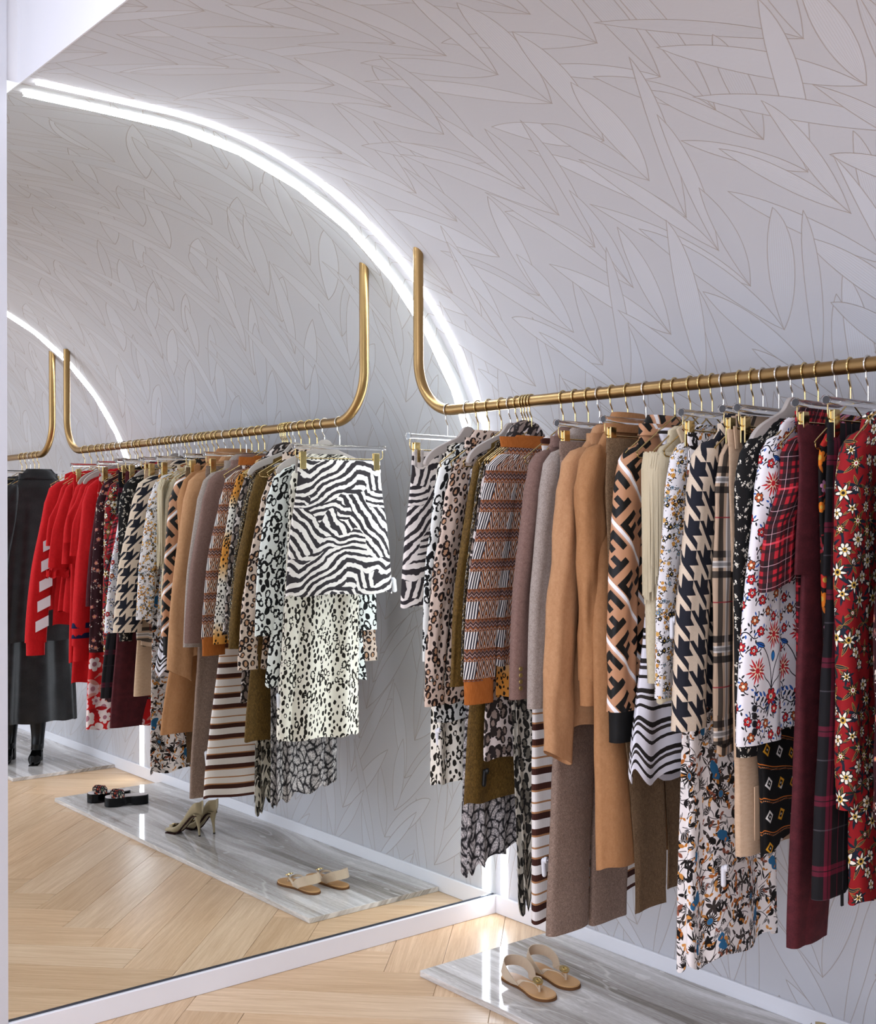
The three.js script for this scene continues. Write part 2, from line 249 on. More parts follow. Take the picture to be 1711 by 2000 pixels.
const T = {
  zebra: zebraTex(), snake: snakeTex(), sequin: sequinTex(), zigzag: zigzagTex(), hound: houndTex(), monogram: monogramTex(), blue: floralBlueTex(), folk: folkFloralTex(), redfl: redFloralTex(), ethnic: ethnicTex(),
  cream: leopard({ S: 768, tile: 0.42, n: 420, min: 26, r: [9, 19], base: '#efe8d8', dark: '#1f1a12', ring: 0.22, stretch: 1.7, seed: 4 }),
  ringleo: leopard({ S: 768, tile: 0.4, n: 190, min: 40, r: [14, 30], base: '#eef0ea', dark: '#141414', ring: 0.7, stretch: 1.7, seed: 6, turn: 1 }),
  tanleo: leopard({ S: 512, tile: 0.3, n: 170, min: 30, r: [10, 19], base: '#d9c3b2', dark: '#241a17', mid: '#b98d6c', ring: 0.5, stretch: 1.3, seed: 8 }),
  bigleo: leopard({ S: 512, tile: 0.25, n: 80, min: 42, r: [17, 34], base: '#d6cac4', dark: '#2a2321', mid: '#8d7c72', ring: 0.75, stretch: 1.6, seed: 9, turn: 0.8 }),
  chiffonleo: leopard({ S: 512, tile: 0.27, n: 100, min: 40, r: [14, 28], base: '#cfc8b8', dark: '#201d18', mid: '#6f695c', ring: 0.6, stretch: 1.7, seed: 10, turn: 0.7 }),
  cheetah: leopard({ S: 1024, tile: 0.62, n: 1500, min: 17, r: [7, 11], base: '#efe9df', dark: '#17120e', ring: 0.12, stretch: 1.5, seed: 12, ombre: (c, S) => { const g = c.createLinearGradient(0, 0, 0, S); for (const [p, k] of [[0, '#d8923f'], [0.14, '#efe9df'], [0.36, '#efe9df'], [0.46, '#d8923f'], [0.62, '#d8923f'], [0.7, '#efe9df'], [0.82, '#efe9df'], [0.9, '#d8923f'], [1, '#d8923f']]) g.addColorStop(p, k); c.fillStyle = g; c.fillRect(0, 0, S, S); } }),
  stripeKnit: bandsTex('#ece6e0', [[0, 0.14, '#45231a'], [0.14, 0.18, '#b07d52'], [0.40, 0.44, '#b07d52'], [0.66, 0.80, '#3d1f18'], [0.62, 0.66, '#b07d52']], 0.115),
  stripeShirt: bandsTex('#e9e7ee', [[0, 0.16, '#2a2523'], [0.24, 0.36, '#3a3330'], [0.55, 0.66, '#2a2523']], 0.075, 32, 512, false),
  mauve: tweedTex([96, 72, 64], [148, 118, 108], 0.1, 31), taupe: tweedTex([118, 104, 96], [190, 178, 168], 0.1, 33), tweed: tweedTex([88, 70, 60], [172, 148, 132], 0.11, 35), tweed2: tweedTex([70, 52, 34], [150, 122, 92], 0.11, 37),
  olive: napTex([62, 44, 12], [128, 98, 44], 0.16, 51), camel: napTex([174, 127, 88], [194, 148, 108], 0.3, 53), caramel: napTex([160, 112, 72], [178, 130, 88], 0.3, 54), khaki: napTex([190, 158, 128], [208, 178, 148], 0.2, 55, 20, 60), suede: napTex([196, 182, 150], [216, 204, 176], 0.2, 57),
  burgundy: napTex([58, 18, 24], [92, 34, 40], 0.25, 59, 14, 20), blackvelvet: napTex([8, 8, 9], [36, 35, 35], 0.4, 61, 9, 14), red: napTex([176, 12, 18], [200, 22, 27], 0.3, 63), rust: napTex([146, 78, 28], [188, 112, 52], 0.06, 65, 40, 6), wine: napTex([52, 14, 22], [80, 26, 34], 0.3, 67),
  check: plaidTex('#cdb095', 0.19, [[0.06, 0.14, '#1d1a1a', 0.72, 'xy'], [0.18, 0.26, '#f2efee', 0.75, 'xy'], [0.2, 0.24, '#1d1a1a', 0.35, 'xy'], [0.3, 0.38, '#1d1a1a', 0.72, 'xy'], [0.66, 0.675, '#a02c35', 0.8, 'xy']]),
  redplaid: plaidTex('#b3202c', 0.11, [[0.0, 0.2, '#150f12', 0.72, 'xy'], [0.28, 0.34, '#150f12', 0.7, 'xy'], [0.42, 0.62, '#150f12', 0.62, 'xy'], [0.68, 0.72, '#e94a58', 0.8, 'xy'], [0.8, 0.86, '#150f12', 0.6, 'xy'], [0.1, 0.112, '#e9b9bf', 0.8, 'xy'], [0.52, 0.532, '#e9b9bf', 0.7, 'xy']]),
  darkplaid: plaidTex('#141215', 0.14, [[0.12, 0.27, '#9a1838', 0.5, 'xy'], [0.19, 0.203, '#0c0b0d', 0.9, 'xy'], [0.44, 0.455, '#9a1838', 0.6, 'x'], [0.6, 0.62, '#6a6468', 0.5, 'xy'], [0.7, 0.85, '#2f2c31', 0.8, 'x']]),
  whitefl: sprigTex({ base: '#e4e0e0', n: 260, min: 24, tile: 0.26, S: 768, seed: 71, petals: ['#c98a3c', '#b9752e', '#2a2724', '#d2a15e', '#1c1a19', '#6d8aa0'], leaves: ['#1d1b1a', '#35302c'], r: [9, 20], dots: 3, dot: '#2a2624' }),
  blackfl: sprigTex({ base: '#141313', n: 150, min: 30, tile: 0.26, S: 640, seed: 73, petals: ['#e9e2d4', '#d8cfbf'], leaves: ['#cfc7b4', '#8c8678'], r: [5, 9], dots: 5, dot: '#e6dfd0', heart: '#a99a74' }),
  orangefl: sprigTex({ base: '#15100f', n: 36, min: 62, tile: 0.3, S: 512, seed: 75, petals: ['#d8741e', '#b3222a', '#d08aa8', '#c4302a'], leaves: ['#b5601e', '#8a2026'], r: [16, 30], pointed: 0 }),
  beigefl: sprigTex({ base: '#cdb89a', n: 40, min: 56, tile: 0.24, S: 384, seed: 76, petals: ['#7b2a24', '#5a2a20'], leaves: ['#6b4a30'], r: [8, 14] }),
  winefl: sprigTex({ base: '#2c0d13', n: 80, min: 48, tile: 0.34, S: 640, seed: 77, petals: ['#e8ded2', '#d9c8b8', '#b06a66'], leaves: ['#5d2a2e', '#8c8478'], r: [9, 19], dots: 4, dot: '#e9e0d6' }),
  poppy: sprigTex({ base: '#c31a1c', n: 22, min: 95, tile: 0.42, S: 640, seed: 79, petals: ['#e6d5d2', '#d8b9ba', '#ecdcd8'], leaves: ['#c9877c', '#a31418'], r: [40, 66], heart: '#a8707c' }),
};
const M = {
  goldRail: new THREE.MeshPhysicalMaterial({ color: 0xa08256, metalness: 1, roughness: 0.36 }),
  gold: new THREE.MeshPhysicalMaterial({ color: 0xd8c088, metalness: 1, roughness: 0.16 }),
  silver: new THREE.MeshPhysicalMaterial({ color: 0xd8d4cc, metalness: 1, roughness: 0.2 }),
  acrylic: new THREE.MeshPhysicalMaterial({ color: 0xffffff, roughness: 0.03, transmission: 1, thickness: 0.02, ior: 1.49 }),
  greyHanger: plain(0xb4aba4, { roughness: 0.9 }), white: plain(0xe8e8ec, { roughness: 0.35 }), black: plain(0x141414, { roughness: 0.6 }), blackLeather: plain(0x101010, { roughness: 0.28 }),
  button: plain(0x262628, { roughness: 0.35 }), snap: plain(0xc9d4dc, { roughness: 0.2, metalness: 0.9 }), goldButton: plain(0xc9b273, { roughness: 0.3, metalness: 0.9 }),
  navy: plain(0x14183c), redBright: plain(0xd4161c), tagDark: plain(0x1a1a1a, { roughness: 0.3 }),
};
// ---------------------------------------------------------------- the room
const R0 = 1.3, YC = 1.255, VAULT_END = 1.685;       // vault: vertical to YC, quarter circle, then flat to the edge
function profile(n = 40) {                            // [z, y] from the floor to the edge of the vault
  const p = [[0, 0], [0, YC * 0.5], [0, YC]];
  for (let i = 1; i <= n; i++) { const a = i / n * Math.PI / 2; p.push([R0 - R0 * Math.cos(a), YC + R0 * Math.sin(a)]); }
  p.push([VAULT_END, YC + R0]); return p;
}
function wallpaper() {
  const S = 2048, R = rng(303), cv = document.createElement('canvas'); cv.width = cv.height = S; const c = cv.getContext('2d');
  const bc = document.createElement('canvas'); bc.width = bc.height = S; const b = bc.getContext('2d');
  c.fillStyle = '#c8c7c9'; c.fillRect(0, 0, S, S); b.fillStyle = '#b0b0b0'; b.fillRect(0, 0, S, S);
  const items = [];
  const N = 13, B = 5, lean = Math.atan2(-1, -0.4);                      // leafy branches that climb and lean towards the mirror
  for (let i = N - 1; i >= 0; i--) for (let s = 0; s < B; s++) {
    const t = (i + (s % 2) * 0.5) / N, bx = s * S / B - t * S * 0.4 + Math.sin(t * 6.2832 + s) * 30, by = S - t * S + Math.cos(t * 12.566 + s * 2) * 30;
    for (const side of [-1, 1]) items.push([((bx % S) + S) % S, ((by % S) + S) % S, lean + side * (0.24 + R() * 0.42) + (R() - 0.5) * 0.22, 340 + R() * 270, 36 + R() * 26, 0, Array.from({ length: 9 }, () => R())]);
  }
  for (const [x, y, a, L, W, q, k] of items) for (const g of [c, b]) tiled(g, S, S, x, y, 560, () => {
    const outline = () => { g.beginPath(); g.moveTo(0, 0); g.bezierCurveTo(L * 0.2, -W * (0.5 + k[0] * 0.4), L * (0.5 + k[1] * 0.25), -W * (1 + k[2] * 0.4), L, (k[3] - 0.5) * W * 0.5); g.bezierCurveTo(L * (0.6 + k[4] * 0.25), W * (0.9 + k[5] * 0.4), L * 0.25, W * (0.6 + k[6] * 0.4), 0, 0); g.closePath(); };
    g.rotate(a); outline();
    const tone = 202 + Math.round(k[7] * 8); g.fillStyle = g === c ? `rgb(${tone - 2},${tone - 2},${tone + 1})` : `rgb(${168 + k[7] * 30},${168 + k[7] * 30},${168 + k[7] * 30})`; g.fill();
    g.save(); g.clip(); g.lineWidth = 1; g.strokeStyle = g === c ? 'rgba(168,154,144,0.3)' : 'rgba(70,70,70,0.35)';
    if (k[8] < 0.75) for (let i = -6; i <= 6; i++) { g.beginPath(); g.moveTo(0, i * 1.2); g.bezierCurveTo(L * 0.3, i * W * 0.16, L * 0.7, i * W * 0.16, L * 1.02, i * 3); g.stroke(); } g.restore(); outline();
    g.lineWidth = 2.1; g.strokeStyle = g === c ? 'rgba(164,147,134,0.66)' : '#2a2a2a'; g.stroke();
  });
  const n = vnoise(9, 256, 256), im = b.getImageData(0, 0, S, S), d = im.data; for (let i = 0; i < d.length; i += 4) { const p = i / 4, v = (n((p % S) / 8, Math.floor(p / S) / 8) - 0.5) * 26; d[i] += v; d[i + 1] += v; d[i + 2] += v; } b.putImageData(im, 0, 0);
  return new THREE.MeshPhysicalMaterial({ map: finish(cv, 1.75, 1.75), bumpMap: finish(bc, 1.75, 1.75, false), bumpScale: 0.0016, roughness: 0.72, specularIntensity: 0.4, side: THREE.DoubleSide });
}
const whitePaint = new THREE.MeshPhysicalMaterial({ color: 0xe9e8ea, roughness: 0.5 }), glossWhite = new THREE.MeshPhysicalMaterial({ color: 0xefeff2, roughness: 0.25 });
{ // wall_back: the papered wall and its vault, one curved shell along x
  const P = profile(48), out = [[-0.09, 0]]; const pos = [], uv = [], idx = []; let len = 0; const lens = P.map((p, i) => (len += i ? Math.hypot(p[0] - P[i - 1][0], p[1] - P[i - 1][1]) : 0));
  const X0 = -0.1, X1 = ROOM_X, push = (z, y, u0, l) => { pos.push(X0, y, z, X1, y, z); uv.push(X0, l, X1, l); };
  P.forEach((p, i) => push(p[0], p[1], 0, lens[i]));
  for (let i = 0; i < P.length - 1; i++) { const a = 2 * i; idx.push(a, a + 1, a + 2, a + 1, a + 3, a + 2); }
  const k = P.length * 2; [[VAULT_END, YC + R0], [VAULT_END, YC + R0 + 0.09], [1.3, YC + R0 + 0.09]].forEach(() => 0);
  const B = P.slice().reverse().map(([z, y], i, a) => { const q = P.length - 1 - i, t = P[Math.max(0, q - 1)], w = P[Math.min(P.length - 1, q + 1)], dz = w[0] - t[0], dy = w[1] - t[1], l = Math.hypot(dz, dy); return [z - dy / l * 0.09, y + dz / l * 0.09]; });
  B.forEach(p => push(p[0], p[1], 0, 0)); for (let i = 0; i < B.length - 1; i++) { const a = k + 2 * i; idx.push(a, a + 1, a + 2, a + 1, a + 3, a + 2); }
  const g = new THREE.BufferGeometry(); g.setAttribute('position', new THREE.Float32BufferAttribute(pos, 3)); g.setAttribute('uv', new THREE.Float32BufferAttribute(uv, 2)); g.setIndex(idx); g.computeVertexNormals();
  struct('wall_back', g, wallpaper(), 'off-white papered wall with incised leaf lines curving into the vault', 'wall');
}
struct('trim_1', box(-0.1, ROOM_X, YC + R0 - 0.004, CEIL_Y, VAULT_END, VAULT_END + 0.004), glossWhite, 'white fascia above the edge of the vault', 'trim');
struct('ceiling', box(-0.1, ROOM_X + 0.1, CEIL_Y, CEIL_Y + 0.1, -0.1, ROOM_Z + 0.1), whitePaint, 'flat white ceiling of the shop', 'ceiling');
struct('wall_left', box(-0.12, -0.004, 0, CEIL_Y, -0.1, ROOM_Z), whitePaint, 'white end wall that carries the mirror', 'wall');
struct('trim_2', box(-0.004, 0.01, 0, CEIL_Y, 1.7226, ROOM_Z), new THREE.MeshPhysicalMaterial({ color: 0xd4d5da, roughness: 0.3 }), 'white panel beside the mirror edge', 'trim');
struct('wall_right', box(ROOM_X, ROOM_X + 0.1, 0, CEIL_Y, -0.1, ROOM_Z), whitePaint, 'white far end wall', 'wall');
{ // front wall with the shop window
  const g = join([box(-0.1, 1.0, 0, CEIL_Y, ROOM_Z, ROOM_Z + 0.1), box(6.2, ROOM_X + 0.1, 0, CEIL_Y, ROOM_Z, ROOM_Z + 0.1), box(1.0, 6.2, 2.7, CEIL_Y, ROOM_Z, ROOM_Z + 0.1), box(1.0, 6.2, 0, 0.3, ROOM_Z, ROOM_Z + 0.1)]);
  struct('wall_front', g, whitePaint, 'white front wall around the shop window', 'wall');
  const glow = new THREE.MeshPhysicalMaterial({ color: 0xffffff, roughness: 0.4, emissive: 0xe8f0ff, emissiveIntensity: 1.2 });
  struct('window_1', box(1.0, 6.2, 0.3, 2.7, ROOM_Z + 0.03, ROOM_Z + 0.06), glow, 'bright frosted shop window', 'window');
  areaLight('daylight', 5.2, 2.4, [3.6, 1.5, ROOM_Z + 0.02], [3.6, 1.5, 0], 0xdbe6ff, WINDOW_LIGHT);
}
{ // ceiling light panels over the shop floor, and a cove line that washes the fascia
  const glow = new THREE.MeshStandardMaterial({ color: 0xffffff, emissive: 0xeef3ff, emissiveIntensity: 3 }), frame = plain(0xe8e8e8);
  for (const [x, z, w] of [[1.3, 2.3, 'nearest the mirror wall'], [3.4, 2.3, 'over the middle of the floor'], [5.5, 2.3, 'at the far end']]) {
    const t = thing('ceiling_light', 'flat white ceiling light panel ' + w, 'ceiling light', [x, CEIL_Y, z], 0, 'ceiling light panels');
    mesh('frame', rbox(1.3, 0.03, 0.42, 0.005, 0, -0.015, 0), frame, t); mesh('diffuser', rbox(1.2, 0.01, 0.32, 0.003, 0, -0.033, 0), glow, t);
    areaLight('panel_light', 1.2, 0.32, [x, CEIL_Y - 0.042, z], [x, 0, z], 0xe4ecff, PANEL_LIGHT);
  }
}
{ // herringbone floor: every plank a piece of its own
  const WP = 0.172, LP = 0.86, H2 = Math.SQRT1_2;
  const base = struct('floor', box(-0.1, ROOM_X + 0.1, -0.12, -0.016, -0.1, ROOM_Z + 0.1), plain(0x6b5138), 'pale oak herringbone floor', 'floor');
  const nA = vnoise(71, 5, 64), nB = vnoise(72, 8, 200), nC = vnoise(73, 40, 500), nD = vnoise(74, 3, 14);
  const wood = pixels(1024, 1024, 0.86, 0.688, (u, v) => { const warp = nD(u * 3, v * 14) * 0.03, a = nA(u * 5, (v + warp) * 64), b = nB(u * 8, (v + warp) * 200), f = nC(u * 40, v * 500); const t = clamp(0.35 * a + 0.4 * b + 0.25 * f); return mix3([196, 162, 126], [234, 207, 174], t); });
  const mats = [0xffffff, 0xf8f4ee, 0xfbf6f0, 0xf2ece4, 0xfff9f2].map(k => new THREE.MeshPhysicalMaterial({ map: wood, color: k, roughness: 0.34, specularIntensity: 0.45 }));
  const rect = (a0, a1, b0, b1) => [[a0, b0], [a1, b0], [a1, b1], [a0, b1]];
  const clip = (poly, f) => { const o = []; for (let i = 0; i < poly.length; i++) { const p = poly[i], q = poly[(i + 1) % poly.length], fp = f(p), fq = f(q); if (fp >= 0) o.push(p); if ((fp >= 0) !== (fq >= 0)) { const t = fp / (fp - fq); o.push([lerp(p[0], q[0], t), lerp(p[1], q[1], t)]); } } return o; };
  const world = ([a, b]) => [OX + (a + b) * H2, OZ + (b - a) * H2]; const OX = 0.206 - WP * 0, OZ = 1.128; // a runs towards +x -z, b towards +x +z
  const R = rng(5); let n = 0;
  const gap = 0.0006, bev = 0.0008;
  function plank(a0, a1, b0, b1, alongA) {
    let poly = rect(a0 + gap, a1 - gap, b0 + gap, b1 - gap).map(p => [p, world(p)]).map(p => p[1]);
    for (const f of [p => p[0] + 0.002, p => ROOM_X - 0.002 - p[0], p => p[1] + 0.002, p => ROOM_Z - 0.002 - p[1]]) { poly = clip(poly, f); if (poly.length < 3) return; }
    const cx = poly.reduce((s, p) => s + p[0], 0) / poly.length, cz = poly.reduce((s, p) => s + p[1], 0) / poly.length; let area = 0; poly.forEach((p, i) => { const q = poly[(i + 1) % poly.length]; area += p[0] * q[1] - q[0] * p[1]; }); if (Math.abs(area) < 0.002) return;
    const off = Math.floor(R() * 4) * WP, shift = R() * 0.4, m = poly.length, pos = [], uv = [], idx = [];
    const back = ([x, z]) => { const s = (x - OX) / H2, d = (z - OZ) / H2, a = (s - d) / 2, b = (s + d) / 2; return alongA ? [a - a0 + shift, b - b0 + off] : [b - b0 + shift, a - a0 + off]; };
    const ring = (y, inset) => { for (const [x, z] of poly) { const l = Math.hypot(cx - x, cz - z) || 1; const X = x + (cx - x) / l * inset, Z = z + (cz - z) / l * inset; pos.push(X, y, Z); uv.push(...back([X, Z])); } };
    ring(0, bev * 1.6); ring(0, bev * 1.6); ring(-bev, 0); ring(-bev, 0); ring(-0.015, 0);
    const up = area > 0; for (let i = 1; i < m - 1; i++) up ? idx.push(0, i + 1, i) : idx.push(0, i, i + 1);
    for (const [s, t] of [[1, 2], [3, 4]]) for (let i = 0; i < m; i++) { const j = (i + 1) % m, A = s * m + i, B = s * m + j, C = t * m + i, D = t * m + j; up ? idx.push(A, B, C, B, D, C) : idx.push(A, C, B, B, C, D); }
    const g = new THREE.BufferGeometry(); g.setAttribute('position', new THREE.Float32BufferAttribute(pos, 3)); g.setAttribute('uv', new THREE.Float32BufferAttribute(uv, 2)); g.setIndex(idx); g.computeVertexNormals();
    mesh('plank', g, mats[n++ % 5 ^ (R() < 0.3 ? 1 : 0)] || mats[0], base);
  }
  for (let s = -12; s <= 12; s++) for (let i = -60; i <= 60; i++) { const a = i * WP + s * LP, b = i * WP - s * LP; plank(a, a + LP, b, b + WP, true); plank(a + LP, a + LP + WP, b + WP - LP, b + WP, false); }
}
struct('baseboard_back', (() => { const g = rbox(ROOM_X - 0.013, 0.0636, 0.012, 0.003); g.translate(ROOM_X / 2 + 0.006, 0.0318, 0.006); return g; })(), glossWhite, 'white skirting along the papered wall', 'baseboard');
struct('baseboard_left', (() => { const g = rbox(0.013, 0.0636, 1.7226, 0.003); g.translate(0.0065, 0.0318, 0.8613); return g; })(), glossWhite, 'white skirting under the mirror', 'baseboard');
{ // mirror cut to the curve of the vault
  const P = profile(48).filter(p => p[1] > 0.066).map(([z, y]) => [z, Math.min(y, YC + R0) - 0.0]); const s = new THREE.Shape(); s.moveTo(0, 0.066); P.forEach(p => s.lineTo(p[0], p[1])); s.lineTo(1.7226, 2.556); s.lineTo(1.7226, 0.066); s.closePath();
  const g = new THREE.ExtrudeGeometry(s, { depth: 0.003, bevelEnabled: false }); g.applyMatrix4(new THREE.Matrix4().makeBasis(V(0, 0, 1), V(0, 1, 0), V(-1, 0, 0)).setPosition(0, 0, 0));
  const t = thing('wall_mirror', 'tall frameless mirror cut to the curve of the vault', 'mirror', [0, 0, 0]);
  mesh('glass', g, new THREE.MeshPhysicalMaterial({ color: 0xf4f7f3, metalness: 1, roughness: 0.0, side: THREE.DoubleSide }), t);
  const dark = plain(0x50545a, { roughness: 0.3, metalness: 0.6 });
  mesh('edge_strip', join([box(-0.003, 0.0025, 0.0638, 0.0685, 0.012, 1.7226), box(-0.003, 0.0015, 0.066, 2.556, 1.7210, 1.7226)]), dark, t);
}
function ledStrip(x, label) {             // a glowing line that climbs the wall and follows the vault
  const P = profile(60).filter(p => p[1] > 0.07); P.unshift([0, 0.07]); P[P.length - 1] = [1.655, YC + R0];
  const t = thing('led_strip', label, 'light strip', [x, 0.07, 0], 0);
  const cs = []; for (let i = 0; i <= 8; i++) { const a = i / 8 * Math.PI; cs.push([-0.015 * Math.cos(a), 0.001 + 0.009 * Math.sin(a)]); }
  const pos = [], idx = []; const nrm = P.map((p, i) => { const q = P[Math.max(0, i - 1)], w = P[Math.min(P.length - 1, i + 1)], dz = w[0] - q[0], dy = w[1] - q[1], l = Math.hypot(dz, dy); return [dy / l, -dz / l]; });
  P.forEach((p, i) => cs.forEach(([dx, dn]) => pos.push(dx, p[1] + nrm[i][1] * dn - 0.07, p[0] + nrm[i][0] * dn)));
  for (let i = 0; i < P.length - 1; i++) for (let j = 0; j < 8; j++) { const a = i * 9 + j; idx.push(a, a + 9, a + 1, a + 1, a + 9, a + 10); }
  const g = new THREE.BufferGeometry(); g.setAttribute('position', new THREE.Float32BufferAttribute(pos, 3)); g.setIndex(idx); g.computeVertexNormals();
  mesh('diffuser', g, new THREE.MeshStandardMaterial({ color: 0xffffff, emissive: 0xf2f6ff, emissiveIntensity: 5.5, side: THREE.DoubleSide }), t);
  const L = [0]; P.forEach((p, i) => i && L.push(L[i - 1] + Math.hypot(p[0] - P[i - 1][0], p[1] - P[i - 1][1]))); const total = L[L.length - 1], n = 16;
  const at = (s) => { let i = 1; while (i < P.length - 1 && L[i] < s) i++; const u = (s - L[i - 1]) / (L[i] - L[i - 1]); return [lerp(P[i - 1][0], P[i][0], u), lerp(P[i - 1][1], P[i][1], u)]; };
  for (let k = 0; k < n; k++) { const a = at(total * k / n), b = at(total * (k + 1) / n), dz = b[0] - a[0], dy = b[1] - a[1], l = Math.hypot(dz, dy), nz = dy / l, ny = -dz / l, mz = (a[0] + b[0]) / 2, my = (a[1] + b[1]) / 2;
    const li = new THREE.RectAreaLight(0xe9f1ff, LED_LIGHT, 0.02, l); li.name = 'led_segment'; const m = new THREE.Matrix4().makeBasis(V(-1, 0, 0).multiplyScalar(1), V(0, dy / l, dz / l), V(0, -ny, -nz)); li.quaternion.setFromRotationMatrix(m); li.position.set(x, my + ny * 0.0125, mz + nz * 0.0125); scene.add(li); }
}
ledStrip(0.047, 'white light strip curving up the vault beside the mirror'); ledStrip(2.85, 'white light strip curving up the vault between the two rails');
// ---------------------------------------------------------------- stone plinths and rails
const stone = (() => { const a = vnoise(201, 4, 40), b = vnoise(202, 10, 120), w = vnoise(203, 3, 3), f = vnoise(204, 120, 300), s = vnoise(205, 26, 26);
  return pixels(1024, 512, 1.6, 0.6, (u, v) => { const q = v + (w(u * 3, v * 3) - 0.5) * 0.16, p = a(u * 4, q * 40), r = b(u * 10, q * 120); const big = smooth(0.55, 0.8, vn3(u, q)); let t = clamp(0.5 + 0.33 * p + 0.25 * r + 0.2 * (f(u * 120, v * 300) - 0.5)) - big * 0.36 - 0.3 * smooth(0.02, 0.1, q) * (1 - smooth(0.26, 0.42, q)); let k = mix3([126, 117, 106], [228, 224, 220], clamp(t)); const vein = smooth(0.03, 0, Math.abs(vn3(u + 0.3, q) - 0.52)); k = mix3(k, [240, 236, 230], vein * 0.5); if (s(u * 26, v * 26) > 0.93) k = mix3(k, [238, 234, 228], 0.5); return k; }); })();
function vn3(u, v) { return (vn3.n ||= vnoise(206, 3, 12))(u * 3, v * 12); }
const stoneMat = new THREE.MeshPhysicalMaterial({ map: stone, roughness: 0.06, specularIntensity: 0.7 });
function plinth(x0, x1, label) {
  const t = thing('stone_plinth', label, 'plinth', [(x0 + x1) / 2, 0, 0.2965]); const g = rbox(x1 - x0, 0.019, 0.567, 0.0018); g.translate(0, 0.0097, 0);
  const p = g.attributes.position, uv = g.attributes.uv, nn = g.attributes.normal; for (let i = 0; i < p.count; i++) { const up = Math.abs(nn.getY(i)) > 0.7; uv.setXY(i, p.getX(i) + (up ? 0 : p.getZ(i)), p.getZ(i) + (up ? 0 : p.getY(i))); }
  mesh('slab', g, stoneMat, t); return t;
}
plinth(0.3075, 2.604, 'long grey veined stone plinth under the full rail'); plinth(3.183, 5.5, 'grey veined stone plinth carrying the black boots');
const RAIL_Z = 0.456, RAIL_Y = 1.726, RAIL_R = 0.0165;
function rail(x0, x1, label) {
  const t = thing('clothes_rail', label, 'clothes rail', [0, 0, 0]); const r = 0.17, pts = [];
  for (let y = 2.262; y > RAIL_Y + r; y -= 0.05) pts.push([x0, y, RAIL_Z]); for (let i = 0; i <= 12; i++) { const a = Math.PI + i / 12 * Math.PI / 2; pts.push([x0 + r + r * Math.cos(a), RAIL_Y + r + r * Math.sin(a), RAIL_Z]); }
  for (let x = x0 + r + 0.06; x < x1 - r - 0.03; x += 0.06) pts.push([x, RAIL_Y, RAIL_Z]); for (let i = 0; i <= 12; i++) { const a = -Math.PI / 2 + i / 12 * Math.PI / 2; pts.push([x1 - r + r * Math.cos(a), RAIL_Y + r + r * Math.sin(a), RAIL_Z]); } for (let y = RAIL_Y + r + 0.05; y < 2.27; y += 0.05) pts.push([x1, y, RAIL_Z]);
  mesh('tube', tube(pts, RAIL_R, 260, 18), M.goldRail, t);
}
rail(0.15, 2.749, 'brushed gold clothes rail crowded with patterned garments'); rail(2.944, 5.6, 'brushed gold clothes rail with black garments');
// ---------------------------------------------------------------- cloth builders (local: y is height above the floor, z towards the shopper, x along the rail)
const catmull = (a, b, c, d, t) => 0.5 * (2 * b + (c - a) * t + (2 * a - 5 * b + 4 * c - d) * t * t + (3 * b - a - 3 * c + d) * t * t * t);
